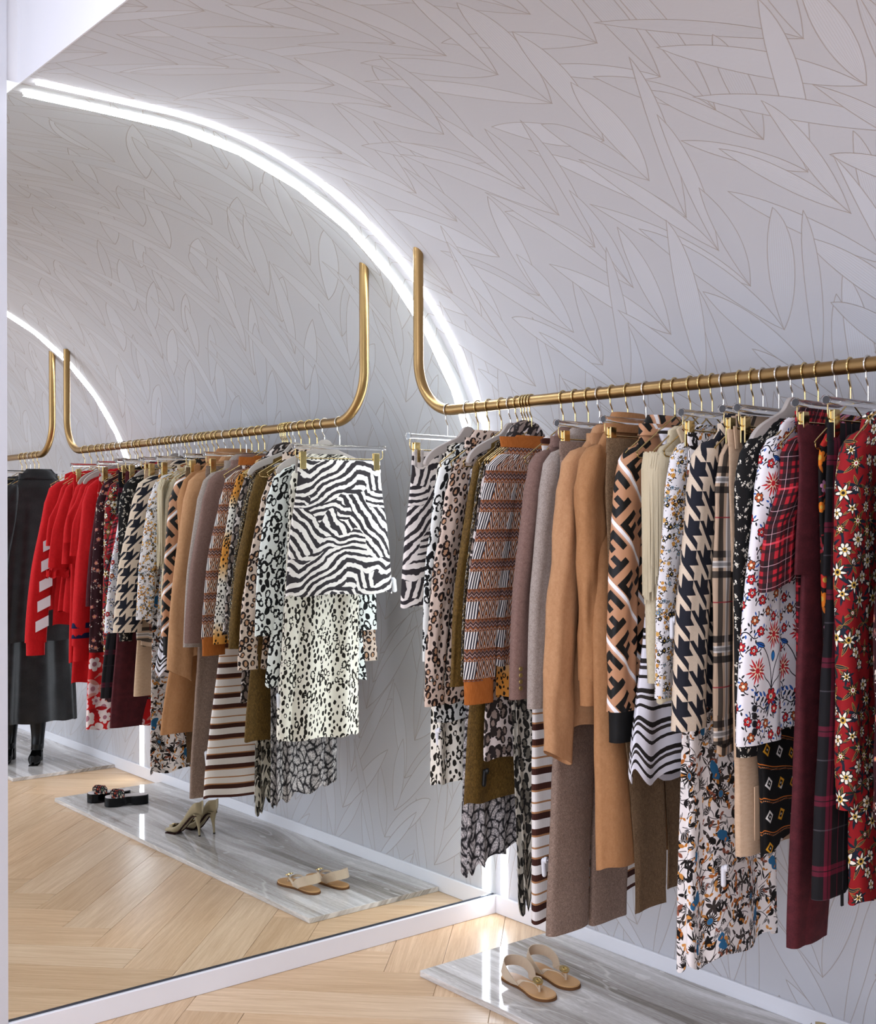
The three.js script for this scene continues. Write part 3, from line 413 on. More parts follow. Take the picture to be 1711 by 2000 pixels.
// rows: [y, zc, xc, hz, hx, fold, folds, phase], from the top down
function loft(rows, { m = 48, step = 0.035, e = 0.72, lip = true, hemWave = 0, tilt = 0, crush = 0, seed = 1, top = false } = {}) {
  const full = [];
  rows = rows.map(r => [...r, ...[0, 0, 0, 0.05, 0.015, 0, 5, 0].slice(r.length)]);
  for (let i = 0; i < rows.length - 1; i++) { const a = rows[Math.max(0, i - 1)], b = rows[i], c = rows[i + 1], d = rows[Math.min(rows.length - 1, i + 2)], n = Math.max(2, Math.round(Math.abs(b[0] - c[0]) / step));
    for (let j = 0; j < n; j++) { const t = j / n; full.push(b.map((_, q) => q === 0 || q > 4 ? lerp(b[q], c[q], t) : q > 2 ? Math.max(0.002, catmull(a[q], b[q], c[q], d[q], t)) : catmull(a[q], b[q], c[q], d[q], t))); } }
  full.push(rows[rows.length - 1].slice());
  const last = full[full.length - 1], nMain = full.length;
  if (lip) { full.push([last[0] + 0.001, last[1], last[2], last[3] - 0.0022, last[4] - 0.0022, ...last.slice(5)]); full.push([last[0] + 0.03, last[1], last[2], last[3] - 0.003, last[4] - 0.003, ...last.slice(5)]); }
  const cr = vnoise(seed * 7 + 3, 9, 16), pos = [], uv = [], idx = [], k2 = m + 1, yTop = rows[0][0], yBot = last[0];
  full.forEach((r, i) => {
    const [y, zc, xc, hz, hx, A, k, ph] = r; let u = 0; const P = [];
    for (let j = 0; j <= m; j++) {
      const th = -Math.PI + j / m * 2 * Math.PI, c = Math.cos(th), s = Math.sin(th), K = Math.round(k), pow = (v) => Math.sign(v) * Math.pow(Math.abs(v), e);
      let d = A * (0.62 * Math.sin(K * th + ph) + 0.38 * Math.sin((K + 3) * th + ph * 1.7 + y * 2.2));
      if (crush) d += crush * (cr((j % m) / m * 9, y * 11) - 0.5);
      const w = hemWave * Math.sin((K) * th + ph + 1) * smooth(yBot + 0.25, yBot, y), tl = tilt * c * smooth(yBot + 0.4, yBot, y);
      P.push([xc + hx * pow(s) + d * s, y + w + tl, zc + hz * pow(c) + d * c * 0.55]);
    }
    const half = m / 2, cum = [0]; for (let j = 1; j <= m; j++) cum.push(cum[j - 1] + Math.hypot(P[j][0] - P[j - 1][0], P[j][2] - P[j - 1][2]));
    P.forEach((p, j) => { pos.push(...p); uv.push(cum[j] - cum[half], y); });
  });
  for (let i = 0; i < full.length - 1; i++) for (let j = 0; j < m; j++) { const a = i * k2 + j, b = a + 1, c = a + k2, d = c + 1; idx.push(a, b, c, b, d, c); }
  if (top) { const c0 = pos.length / 3; pos.push(rows[0][2], rows[0][0] + 0.002, rows[0][1]); uv.push(0, rows[0][0]); for (let j = 0; j < m; j++) idx.push(c0, j + 1, j); }
  const g = new THREE.BufferGeometry(); g.setAttribute('position', new THREE.Float32BufferAttribute(pos, 3)); g.setAttribute('uv', new THREE.Float32BufferAttribute(uv, 2)); g.setIndex(idx); g.computeVertexNormals();
  const N = g.attributes.normal; for (let i = 0; i < full.length; i++) { const a = i * k2, b = a + m, v = V(N.getX(a) + N.getX(b), N.getY(a) + N.getY(b), N.getZ(a) + N.getZ(b)).normalize(); N.setXYZ(a, v.x, v.y, v.z); N.setXYZ(b, v.x, v.y, v.z); }
  return g;
}
const cyl = (r, h, x, y, z, ax = 'y', n = 14) => { const g = new THREE.CylinderGeometry(r, r, h, n); if (ax === 'x') g.rotateZ(Math.PI / 2); if (ax === 'z') g.rotateX(Math.PI / 2); g.translate(x, y, z); return g; };
function securityTag(t, x, y, z, ry = 0, tilt = 0.3, dark = false) {
  const g = join([new THREE.CapsuleGeometry(0.0075, 0.036, 4, 12).scale(0.8, 1, 1.15), cyl(0.0085, 0.007, 0.007, 0.02, 0, 'x', 16), cyl(0.002, 0.018, 0.004, 0.02, 0, 'x', 8)]);
  const m = mesh('security_tag', g, dark ? M.tagDark : M.white, t); m.position.set(x, y, z); m.rotation.set(tilt, ry, 0); m.userData.label = dark ? 'black security tag' : 'white security tag'; return m;
}
// ---- hangers
const hookPts = (dy) => { const r = RAIL_R + 0.0028, p = []; for (let i = 0; i <= 12; i++) { const a = Math.PI * (1.12 - 1.45 * i / 12); p.push([0, RAIL_Y + r * Math.sin(a), r * Math.cos(a)]); } p.push([0, RAIL_Y - 0.030, 0.009], [0, RAIL_Y - 0.045, 0.001], [0, RAIL_Y - 0.058, 0], [0, dy, 0]); return p; };
const hookGeo = {}; const hook = (dy) => hookGeo[dy] ||= tube(hookPts(dy), 0.0021, 44, 7);
const wireGeo = (() => { const a = [[0, 1.652, 0], [0, 1.644, 0.012], [0, 1.566, 0.178], [0, 1.557, 0.188], [0, 1.548, 0.186], [0, 1.545, 0.174]]; const b = a.map(([x, y, z]) => [x, y, -z]).reverse(); return tube([...a, [0, 1.545, 0.1], [0, 1.545, -0.1], ...b].map(([x, y, z]) => [x, y - 0.006 * Math.min(1, Math.abs(z) / 0.1), z * 0.87]), 0.0019, 150, 7); })();
const padGeo = (() => { const s = new THREE.Shape(); s.moveTo(0, 1.668); s.bezierCurveTo(0.03, 1.668, 0.025, 1.640, 0.06, 1.628); s.bezierCurveTo(0.12, 1.606, 0.17, 1.592, 0.186, 1.556); s.bezierCurveTo(0.19, 1.545, 0.176, 1.545, 0.172, 1.556); s.bezierCurveTo(0.15, 1.580, 0.08, 1.596, 0.03, 1.61); s.quadraticCurveTo(0, 1.615, -0.03, 1.61); s.bezierCurveTo(-0.08, 1.596, -0.15, 1.58, -0.172, 1.556); s.bezierCurveTo(-0.176, 1.545, -0.19, 1.545, -0.186, 1.556); s.bezierCurveTo(-0.17, 1.592, -0.12, 1.606, -0.06, 1.628); s.bezierCurveTo(-0.025, 1.640, -0.03, 1.668, 0, 1.668); const g = new THREE.ExtrudeGeometry(s, { depth: 0.007, bevelEnabled: true, bevelSize: 0.002, bevelThickness: 0.002, bevelSegments: 2, curveSegments: 10 }); g.rotateY(-Math.PI / 2); g.translate(0.0035, 0, 0); return g; })();
const barGeo = cyl(0.0085, 0.346, 0, 1.638, 0, 'z', 18), endGeo = (s) => join([cyl(0.0105, 0.006, 0, 1.638, s * 0.1755, 'z', 18)]), rodGeo = cyl(0.0019, 0.31, 0, 1.598, 0, 'z', 8);
const clipGeo = (s) => join([rbox(0.0035, 0.06, 0.023, 0.0012, 0.0052, 1.59, s * 0.142), rbox(0.0035, 0.06, 0.023, 0.0012, -0.0052, 1.59, s * 0.142), rbox(0.009, 0.03, 0.017, 0.002, 0, 1.602, s * 0.142)]), loopGeo = (s) => tube([[0, 1.63, s * 0.168], [0, 1.612, s * 0.169], [0, 1.6, s * 0.164], [0, 1.598, s * 0.15]], 0.0017, 14, 6);
const clipGeos = [clipGeo(1), clipGeo(-1)], loopGeos = [loopGeo(1), loopGeo(-1)], endGeos = [endGeo(1), endGeo(-1)];
function hanger(kind, x, ry, what) {
  if (kind === 'wire') { const t = thing('wire_hanger', 'thin gold wire hanger holding the ' + what, 'hanger', [x, 0, RAIL_Z], ry, 'hangers on the rail'); mesh('hook', hook(1.652), M.gold, t); mesh('wire_frame', wireGeo, M.gold, t); return t; }
  if (kind === 'pad') { const t = thing('shaped_hanger', 'pale grey shaped hanger holding the ' + what, 'hanger', [x, 0, RAIL_Z], ry, 'hangers on the rail'); mesh('hook', hook(1.664), M.silver, t); mesh('shoulder_form', padGeo, M.greyHanger, t); return t; }
  const t = thing('clip_hanger', 'clear acrylic hanger with gold clips holding the ' + what, 'hanger', [x, 0, RAIL_Z], ry, 'hangers on the rail'); mesh('hook', hook(1.646), M.silver, t); mesh('bar', barGeo, M.acrylic, t);
  for (const i of [0, 1]) { mesh('end_cap', endGeos[i], M.acrylic, t); mesh('loop', loopGeos[i], M.gold, t); mesh('clip', clipGeos[i], M.gold, t); } mesh('rod', rodGeo, M.gold, t); return t;
}
// ---- garments
const hung = [];
function garment(o, kindName) { const t = thing(o.name || kindName, o.label, o.category || kindName, [o.x + (o.dx || 0), o.hem, RAIL_Z], o.ry ?? 0.12, o.group); hung.push(t); return t; }
const place = (t, name, geo, mat, hem) => { geo.translate(0, -hem, 0); return mesh(name, geo, mat, t); };
let seedN = 1;
function upper(o) {
  o = { sh: 0.185, ysh: 1.56, yneck: 1.617, th: 0.017, thHem: 0.02, hemHalf: 0.19, fold: 0.008, folds: 5, ry: 0.12, hang: 'wire', hemZ: 0, hemX: 0, neckHalf: 0.07, crush: 0.005, ...o };
  if (o.sleeve) { o.sleeve.zEnd ??= o.sh + 0.015; if (!o.square) { o.sh -= 0.026; o.ysh -= 0.008; } }
  const t = garment(o, 'blouse'), h = o.hem, ph = (seedN += 1.7), sl = o.sleeve, bw = sl ? o.sh - 0.028 : o.sh - 0.012, mid = lerp(o.ysh, h, 0.5), rowsT = o.th;
  const rows = [[o.yneck, 0, 0, o.neckHalf, rowsT * 0.75], [o.yneck - 0.012, 0, 0, o.neckHalf + 0.028, rowsT * 0.85], [o.ysh + 0.014, 0, 0, o.sh - 0.05, rowsT * 0.95], [o.ysh - 0.012, 0, 0, o.sh - 0.022, rowsT], [o.ysh - 0.07, 0, 0, bw, rowsT, o.fold * 0.3, o.folds, ph], [mid, o.hemZ * 0.4, o.hemX * 0.4, lerp(bw, o.hemHalf, 0.4), lerp(rowsT, o.thHem, 0.5), o.fold * 0.7, o.folds, ph], [h, o.hemZ, o.hemX, o.hemHalf, o.thHem, o.fold, o.folds, ph]];
  place(t, 'body', loft(rows, { m: o.m || 56, hemWave: o.hemWave || 0.004, tilt: o.tilt || 0, crush: o.crush, seed: Math.round(ph) }), o.mat, h);
  if (sl) for (const s of [1, -1]) {
    const S = { r0: 0.046, r1: 0.04, tx: 0.017, x: 0.002, xEnd: 0.004, ...sl }, zE = (S.zEnd ?? o.sh + 0.015) * s, y1 = S.end, dy = o.ysh - y1, zA = (o.sh - 0.012) * s;
    const R = [[o.ysh + 0.022, (o.sh - 0.055) * s, 0, 0.008, 0.005], [o.ysh + 0.012, (o.sh - 0.045) * s, 0, 0.03, S.tx * 0.7], [o.ysh - 0.018, (o.sh - 0.03) * s, 0, S.r0 * 0.9, S.tx], [o.ysh - 0.09, zA, S.x, S.r0, S.tx * 1.05, 0.002, 4, ph], [o.ysh - dy * 0.55, lerp(zA, zE, 0.66), S.x, lerp(S.r0, S.r1, 0.5), S.tx, 0.003, 4, ph + 1], [y1, zE, S.xEnd, S.r1, S.tx * (S.flat ?? 0.9), 0.002, 4, ph + 2]];
    const sleeve = place(t, 'sleeve', loft(R, { m: 32, e: 0.85, crush: S.crush ?? 0.009, seed: Math.round(ph) + 5, tilt: (S.tilt || 0) * s, hemWave: S.wave || 0 }), S.mat || o.mat, h);
    if (S.cuff) place(sleeve, 'cuff', loft([[y1 + 0.006, zE, S.xEnd, S.r1 * (S.cuffW || 0.94) + 0.001, S.tx * 0.92], [y1 - S.cuff * 0.5, zE, S.xEnd, S.r1 * (S.cuffW || 0.9), S.tx * 0.86], [y1 - S.cuff, zE, S.xEnd, S.r1 * (S.cuffW || 0.9), S.tx * 0.86]], { m: 28, e: 0.8, crush: 0.001 }), S.cuffMat || S.mat || o.mat, h);
    if (S.ruffle) place(sleeve, 'ruffle', loft([[y1 + 0.004, zE, S.xEnd, S.r1 * 0.8, S.tx * 0.8], [y1 - 0.012, zE, S.xEnd, S.r1 * 0.85, S.tx * 0.9, 0.004, 7], [y1 - 0.045, zE, S.xEnd, S.r1 * 1.15, S.tx * 1.3, 0.012, 8]], { m: 56, hemWave: 0.006 }), S.mat || o.mat, h);
    if (S.buttons && s > 0) for (let i = 0; i < S.buttons; i++) { const b = cyl(S.buttonR || 0.006, 0.003, S.tx * 0.95 + S.xEnd, y1 + 0.03 + i * 0.0165, zE + S.r1 * 0.55, 'x', 16); place(sleeve, 'button', b, S.buttonMat || M.button, h); }
  }
  if (o.collar) {
    const c = o.collar, cm = c.mat || o.mat, y = o.yneck;
    if (c.kind === 'shirt') place(t, 'collar', loft([[y - 0.008, 0, 0, 0.062, o.th * 0.8], [y + 0.03, 0, 0, 0.06, o.th * 0.8], [y + 0.034, 0, 0, 0.066, o.th * 0.95], [y + 0.012, 0, 0.001, 0.085, o.th * 1.15], [y - 0.02, 0.004, 0.002, 0.105, o.th * 1.3]], { m: 40, step: 0.012 }), cm, h);
    if (c.kind === 'stand') place(t, 'collar', loft([[y + c.h, 0, 0, 0.05, o.th * 0.9, 0.003, 5], [y + c.h * 0.4, 0, 0, 0.06, o.th], [y - 0.012, 0, 0, 0.085, o.th * 1.0]], { m: 36, step: 0.012, lip: true }), cm, h);
    if (c.kind === 'band') place(t, 'neckband', loft([[y + 0.006, 0, 0, o.neckHalf - 0.004, o.th * 0.8], [y - 0.012, 0, 0, o.neckHalf + 0.03, o.th * 0.95], [y - 0.03, 0, 0.001, o.neckHalf + 0.065, o.th * 1.08]], { m: 40, step: 0.01 }), cm, h);
    if (c.kind === 'lapel') { place(t, 'collar', loft([[y - 0.006, 0, 0, 0.064, o.th * 0.8], [y + 0.022, 0, 0, 0.062, o.th * 0.85], [y + 0.012, 0, 0.001, 0.08, o.th * 1.1], [y - 0.035, 0.004, 0.002, 0.11, o.th * 1.25]], { m: 40, step: 0.012 }), cm, h);
      for (const s of [1, -1]) { const sh = new THREE.Shape(); sh.moveTo(0.012, 0); sh.lineTo(0.085, -0.03); sh.lineTo(0.07, -0.06); sh.lineTo(0.095, -0.075); sh.lineTo(0.02, -0.28); sh.closePath(); const g = new THREE.ExtrudeGeometry(sh, { depth: 0.003, bevelEnabled: true, bevelSize: 0.001, bevelThickness: 0.001, bevelSegments: 1 }); g.scale(s, 1, 1); g.rotateY(-Math.PI / 2); g.translate(o.th * 1.12 + 0.004, y - 0.01, 0); if (s < 0) g.index ? 0 : 0; place(t, 'lapel', g, cm, h); } }
    if (c.kind === 'hood') place(t, 'hood', loft([[y + 0.055, 0.0, 0, 0.018, 0.012], [y + 0.045, 0, 0, 0.045, 0.026, 0.003, 4], [y + 0.015, 0, 0, 0.075, 0.03, 0.004, 4], [y - 0.03, 0, 0, 0.1, 0.026]], { m: 36, step: 0.012, top: true }), cm, h);
  }
  if (o.placket) { const n = o.placket, st = []; place(t, 'placket', rbox(0.003, o.yneck - h - 0.05, 0.026, 0.001, o.th * 1.2 + 0.003, (o.yneck + h) / 2 - 0.02, 0), o.mat, h); for (let i = 0; i < n; i++) place(t, 'button', cyl(0.005, 0.003, o.th * 1.2 + 0.006, o.yneck - 0.08 - i * (o.yneck - h - 0.16) / n, 0, 'x'), M.button, h); }
  if (o.strap) for (const s of [1, -1]) place(t, 'strap', tube([[0, 1.652 - 0.07 * 0.5, 0.07 * s], [0.004, o.yneck - 0.02, 0.075 * s], [0.006, o.yneck - 0.05, 0.08 * s]], 0.003, 10, 6), o.mat, h);
  if (o.tags) for (const [x, y, z, r, tl, d] of o.tags) securityTag(t, x, y - h, z, r || 0, tl ?? 0.3, d);
  if (o.hang) hanger(o.hang, o.x, o.ry, o.short);
  return t;
}
function skirt(o) {
  o = { top: 1.592, waist: 0.165, th: 0.012, thHem: 0.02, hemHalf: 0.19, fold: 0.008, folds: 6, ry: 0.08, hang: 'clip', hemZ: 0, hemX: 0, band: 0.035, ...o };
  const t = garment(o, 'skirt'), h = o.hem, ph = (seedN += 1.7);
  const wb = place(t, 'waistband', loft([[o.top, 0, 0, o.waist, o.th * 0.55], [o.top - o.band, 0, 0, o.waist + 0.004, o.th * 0.8]], { m: 44 }), o.bandMat || o.mat, h);
  place(t, 'panel', loft([[o.top - o.band + 0.004, 0, 0, o.waist + 0.001, o.th * 0.75], [o.top - o.band - 0.05, 0, 0, o.waist + 0.006, o.th, o.fold * 0.4, o.folds, ph], [lerp(o.top, h, 0.5), o.hemZ * 0.4, o.hemX * 0.4, lerp(o.waist, o.hemHalf, 0.6), lerp(o.th, o.thHem, 0.6), o.fold * 0.7, o.folds, ph], [h, o.hemZ, o.hemX, o.hemHalf, o.thHem, o.fold, o.folds, ph]], { m: o.m || 64, hemWave: o.hemWave || 0.004, tilt: o.tilt || 0, crush: 0.002, seed: Math.round(ph) }), o.mat, h);
  if (o.loops) for (const z of [-0.14, -0.05, 0.05, 0.13, 0.158]) place(wb, 'belt_loop', rbox(0.003, o.band + 0.012, 0.011, 0.001, o.th + 0.002, o.top - o.band / 2, z), o.bandMat || o.mat, h);
  if (o.tags) for (const [x, y, z, r, tl, d] of o.tags) securityTag(t, x, y - h, z, r || 0, tl ?? 0.3, d);
  hanger(o.hang, o.x, o.ry, o.short); return t;
}
function trousers(o) {
  o = { top: 1.592, waist: 0.168, th: 0.012, leg: 0.07, ry: 0.08, legZ: 0.075, hemZ: 0, hemX: 0.01, fold: 0.003, rear: 0.02, band: 0.038, ...o };
  const t = garment(o, 'trousers'), h = o.hem, ph = (seedN += 1.7), cr = o.top - 0.29;
  const wb = place(t, 'waistband', loft([[o.top, 0, 0, o.waist, o.th * 0.6], [o.top - o.band, 0, 0, o.waist + 0.003, o.th * 0.85]], { m: 44 }), o.mat, h);
  place(t, 'seat', loft([[o.top - o.band + 0.003, 0, 0, o.waist, o.th * 0.8], [o.top - 0.12, 0, 0, o.waist + 0.006, o.th], [cr - 0.03, o.hemZ * 0.2, o.hemX * 0.2, o.waist - 0.002, o.th * 1.05]], { m: 48, crush: 0.003 }), o.mat, h);
  for (const s of [1, -1]) { const hh = h + (s < 0 ? o.rear : 0), z0 = s * (o.waist * 0.5), z1 = o.hemZ + s * o.legZ; place(t, 'leg', loft([[cr + 0.05, z0, o.hemX * 0.15, o.waist * 0.49, o.th * 0.9], [lerp(cr, hh, 0.4), lerp(z0, z1, 0.45), o.hemX * 0.5, lerp(o.waist * 0.5, o.leg, 0.5), o.th * 1.25, o.fold, 3, ph + s], [hh, z1, o.hemX, o.leg, o.th * 1.35, o.fold, 3, ph + s]], { m: 36, e: 0.62, crush: 0.004, seed: Math.round(ph) + s, tilt: o.tilt || 0 }), o.mat, h); 
    if (o.zip) place(t, 'zip_pull', rbox(0.004, 0.035, 0.009, 0.0018, o.hemX + o.th * 1.3, hh - 0.008, z1 - s * 0.02), M.black, h); }
  if (o.loops) for (const z of [-0.12, 0.02, 0.1, 0.155]) place(wb, 'belt_loop', rbox(0.003, o.band + 0.014, 0.012, 0.001, o.th * 0.9 + 0.003, o.top - o.band / 2, z), o.mat, h);
  if (o.pocket) place(t, 'pocket', rbox(0.003, 0.12, 0.06, 0.001, o.hemX + o.th * 1.4, h + 0.09, o.hemZ + o.legZ), o.mat, h);
  if (o.tags) for (const [x, y, z, r, tl, d] of o.tags) securityTag(t, x, y - h, z, r || 0, tl ?? 0.3, d);
  if (o.hang !== null) hanger('clip', o.x, o.ry, o.short); return t;
}
// ---------------------------------------------------------------- the rail, from the mirror towards the shopper
const knitMat = (map, o) => cloth(map, { roughness: 0.95, ...o });
skirt({ x: 0.298, short: 'zebra skirt', label: 'short white and charcoal zebra-print skirt hanging next to the mirror', category: 'skirt', name: 'zebra_skirt', mat: cloth(T.zebra), hem: 1.125, waist: 0.158, hemHalf: 0.205, thHem: 0.026, fold: 0.004, band: 0.04, loops: true, ry: 0.14, tags: [[0.0, 1.15, -0.215, 0, 0.1]] });
upper({ x: 0.393, short: 'cream spotted dress', label: 'long cream dress with small black animal spots behind the zebra skirt', category: 'dress', name: 'spotted_dress', mat: cloth(T.cream), hem: 0.612, hang: 'pad', hemHalf: 0.155, thHem: 0.026, folds: 7, hemZ: 0.02, fold: 0.02, hemX: 0.02, sh: 0.15, tags: [[0.02, 0.66, 0.13, 0.4, 0.3], [0.03, 0.75, 0.165, 0.3, 0.1]] });
upper({ x: 0.442, short: 'ring-spotted blouse', label: 'white blouse with bold black ring-shaped leopard spots and long sleeves', category: 'blouse', name: 'leopard_blouse', mat: cloth(T.ringleo), hem: 0.80, hemHalf: 0.2, sh: 0.18, th: 0.012, thHem: 0.014, sleeve: { end: 0.98, zEnd: 0.2, r0: 0.05, r1: 0.042, tx: 0.013 }, fold: 0.008 });
upper({ x: 0.492, short: 'tan leopard shirt', label: 'pale tan leopard shirt with a snapped cuff', category: 'shirt', name: 'leopard_shirt', mat: cloth(T.tanleo), hem: 0.86, sh: 0.178, th: 0.012, thHem: 0.014, sleeve: { end: 0.905, zEnd: 0.24, r0: 0.046, r1: 0.036, tx: 0.013, cuff: 0.045, cuffW: 1.05, buttons: 1, buttonMat: M.snap }, collar: { kind: 'shirt' } });
upper({ x: 0.548, dx: -0.014, short: 'snakeskin dress', label: 'long grey snakeskin-print dress with a pleated uneven hem', category: 'dress', name: 'snakeskin_dress', mat: cloth(T.snake), hem: 0.40, sh: 0.14, yneck: 1.59, ysh: 1.545, neckHalf: 0.1, strap: true, hemHalf: 0.125, hemZ: 0.01, fold: 0.016, folds: 11, hemX: -0.02, hemWave: 0.012, m: 112, thHem: 0.024, tilt: -0.035 });
upper({ x: 0.588, short: 'olive velvet dress', label: 'olive gold velvet dress with long narrow sleeves', category: 'dress', name: 'velvet_dress', mat: cloth(T.olive, { sheen: 1, sheenColor: new THREE.Color(0x9a8040), sheenRoughness: 0.4, roughness: 0.7 }), hem: 0.59, hang: 'pad', sh: 0.18, hemHalf: 0.185, hemZ: 0.02, th: 0.012, sleeve: { end: 0.925, zEnd: 0.235, r0: 0.04, r1: 0.026, tx: 0.013 }, tags: [[0.028, 0.66, 0.15, 0.5, -0.1, true]] });
upper({ x: 0.617, short: 'sequin top', label: 'gold and black sequin top with long sleeves', category: 'top', name: 'sequin_top', mat: cloth(T.sequin, { roughness: 0.35, metalness: 0.25 }), hem: 0.73, sh: 0.18, th: 0.01, thHem: 0.012, hemHalf: 0.15, sleeve: { end: 0.955, zEnd: 0.215, r0: 0.042, r1: 0.034, tx: 0.011 } });
upper({ x: 0.641, dx: 0.004, short: 'hooded leopard blouse', label: 'grey mauve leopard blouse with a soft hood', category: 'blouse', name: 'hooded_blouse', mat: cloth(T.bigleo), hem: 0.72, sh: 0.185, hemHalf: 0.15, hemZ: 0.03, ry: 0.12, fold: 0.008, th: 0.012, thHem: 0.014, collar: { kind: 'hood' }, sleeve: { end: 1.02, zEnd: 0.215, r0: 0.046, r1: 0.03, tx: 0.012, ruffle: true } });
upper({ x: 0.652, dx: 0.0, short: 'chiffon leopard dress', label: 'long sheer leopard chiffon dress with a ragged hem', category: 'dress', name: 'chiffon_dress', mat: cloth(T.chiffonleo, { transmission: 0.3, thickness: 0, roughness: 0.95 }), hem: 0.36, sh: 0.12, yneck: 1.6, neckHalf: 0.08, strap: true, hemHalf: 0.088, hemZ: 0.005, hemX: 0.05, th: 0.009, fold: 0.02, folds: 9, hemWave: 0.03, m: 96, tilt: -0.05 });
upper({ x: 0.664, dx: 0.004, short: 'cheetah top', label: 'cheetah-spotted top shading from white to orange', category: 'top', name: 'cheetah_top', mat: cloth(T.cheetah), hem: 0.90, sh: 0.2, hemHalf: 0.17, th: 0.011, thHem: 0.013, sleeve: { end: 0.935, zEnd: 0.232, r0: 0.046, r1: 0.042, tx: 0.012 } });
upper({ x: 0.677, dx: 0.006, short: 'zigzag cardigan', label: 'brown and white zigzag knit cardigan with rust cuffs', category: 'cardigan', name: 'zigzag_cardigan', mat: knitMat(T.zigzag), hem: 0.99, sh: 0.212, th: 0.014, hemHalf: 0.2, neckHalf: 0.1, ry: 0.12, collar: { kind: 'band', mat: knitMat(T.rust) }, sleeve: { end: 0.955, zEnd: 0.258, r0: 0.062, r1: 0.052, tx: 0.02, cuff: 0.062, cuffMat: knitMat(T.rust), cuffW: 0.92 } });
upper({ x: 0.805, short: 'striped knit dress', label: 'long knitted dress with white, brown and tan stripes', category: 'dress', name: 'striped_knit_dress', mat: knitMat(T.stripeKnit), hem: 0.335, sh: 0.14, th: 0.01, thHem: 0.022, hemHalf: 0.228, hemX: 0.07, hemZ: -0.005, fold: 0.006, folds: 4, tags: [[0.09, 0.48, 0.2, 0.3, 0.1], [0.11, 0.60, -0.1, 0.2, 0.1]] });
upper({ x: 0.852, short: 'mauve brown jacket', label: 'mauve brown wool jacket with straight sleeves', category: 'jacket', name: 'wool_jacket', mat: cloth(T.mauve), hem: 0.98, sh: 0.212, th: 0.018, sleeve: { end: 0.925, zEnd: 0.252, r0: 0.05, r1: 0.042, tx: 0.02, buttons: 4, buttonMat: M.goldButton, crush: 0.003 }, collar: { kind: 'lapel' }, ry: 0.16 });
upper({ x: 0.902, short: 'taupe tweed blazer', label: 'light taupe tweed blazer beside the mauve brown jacket', category: 'blazer', name: 'tweed_blazer', mat: cloth(T.taupe), hem: 0.9, sh: 0.205, th: 0.02, sleeve: { end: 0.905, zEnd: 0.236, r0: 0.052, r1: 0.038, tx: 0.021, crush: 0.003 }, collar: { kind: 'lapel' }, ry: 0.16 });
trousers({ x: 0.944, short: 'brown tweed trousers', label: 'wide brown tweed trousers hanging behind the tan coats', category: 'trousers', name: 'tweed_trousers', mat: cloth(T.tweed), hem: 0.325, leg: 0.075, legZ: 0.082, hemZ: 0.075, hemX: 0.012, rear: -0.01, th: 0.013 });
upper({ x: 0.99, short: 'camel shirt jacket', label: 'tan camel shirt jacket with a long drooping sleeve', category: 'jacket', name: 'camel_jacket', mat: cloth(T.camel), hem: 0.86, sh: 0.218, th: 0.02, hemHalf: 0.2, sleeve: { end: 0.79, zEnd: 0.25, r0: 0.054, r1: 0.05, tx: 0.024, crush: 0.012, tilt: 0.025 }, collar: { kind: 'lapel' }, ry: 0.14 });
{ const t = upper({ x: 1.045, short: 'long camel coat', label: 'long camel coat with a pointed collar and buttoned cuff', category: 'coat', name: 'camel_coat', mat: cloth(T.caramel), hem: 0.545, sh: 0.215, th: 0.021, thHem: 0.032, hemHalf: 0.225, hemZ: 0.05, hemX: 0.09, fold: 0.012, folds: 4, ysh: 1.565, yneck: 1.632, sleeve: { end: 0.985, zEnd: 0.178, r0: 0.05, r1: 0.034, tx: 0.024, crush: 0.016, cuff: 0.062, cuffW: 1.06, buttons: 0 }, collar: { kind: 'shirt' }, ry: 0.16 });
  place(t, 'button', cyl(0.008, 0.003, 0.03, 0.955, 0.176, 'x', 16), M.button, 0.545); place(t, 'belt', rbox(0.005, 0.30, 0.02, 0.002, 0.046, 1.42, 0.135), cloth(T.caramel), 0.545); place(t, 'belt_loop', rbox(0.008, 0.05, 0.026, 0.002, 0.044, 1.575, 0.135), cloth(T.caramel), 0.545); }
trousers({ x: 1.108, short: 'dark brown tweed trousers', label: 'darker brown tweed trousers hanging between the camel coat and the monogram blouse', category: 'trousers', name: 'tweed_trousers', mat: cloth(T.tweed2), hem: 0.415, leg: 0.066, legZ: 0.07, hemZ: 0.0, hemX: 0.01, rear: 0.03 });
{ const t = upper({ x: 1.168, short: 'monogram blouse', label: 'tan blouse with black letter-F monograms and white bands', category: 'blouse', name: 'monogram_blouse', mat: cloth(T.monogram, { roughness: 0.5 }), hem: 0.94, sh: 0.195, hemHalf: 0.17, th: 0.018, sleeve: { end: 0.925, zEnd: 0.195, r0: 0.05, r1: 0.046, tx: 0.024, cuff: 0.075, cuffW: 0.8, cuffMat: M.black, crush: 0.008 }, collar: { kind: 'shirt' }, ry: 0.12, tags: [[0.034, 1.0, 0.09, 0.3, -0.3]] }); }
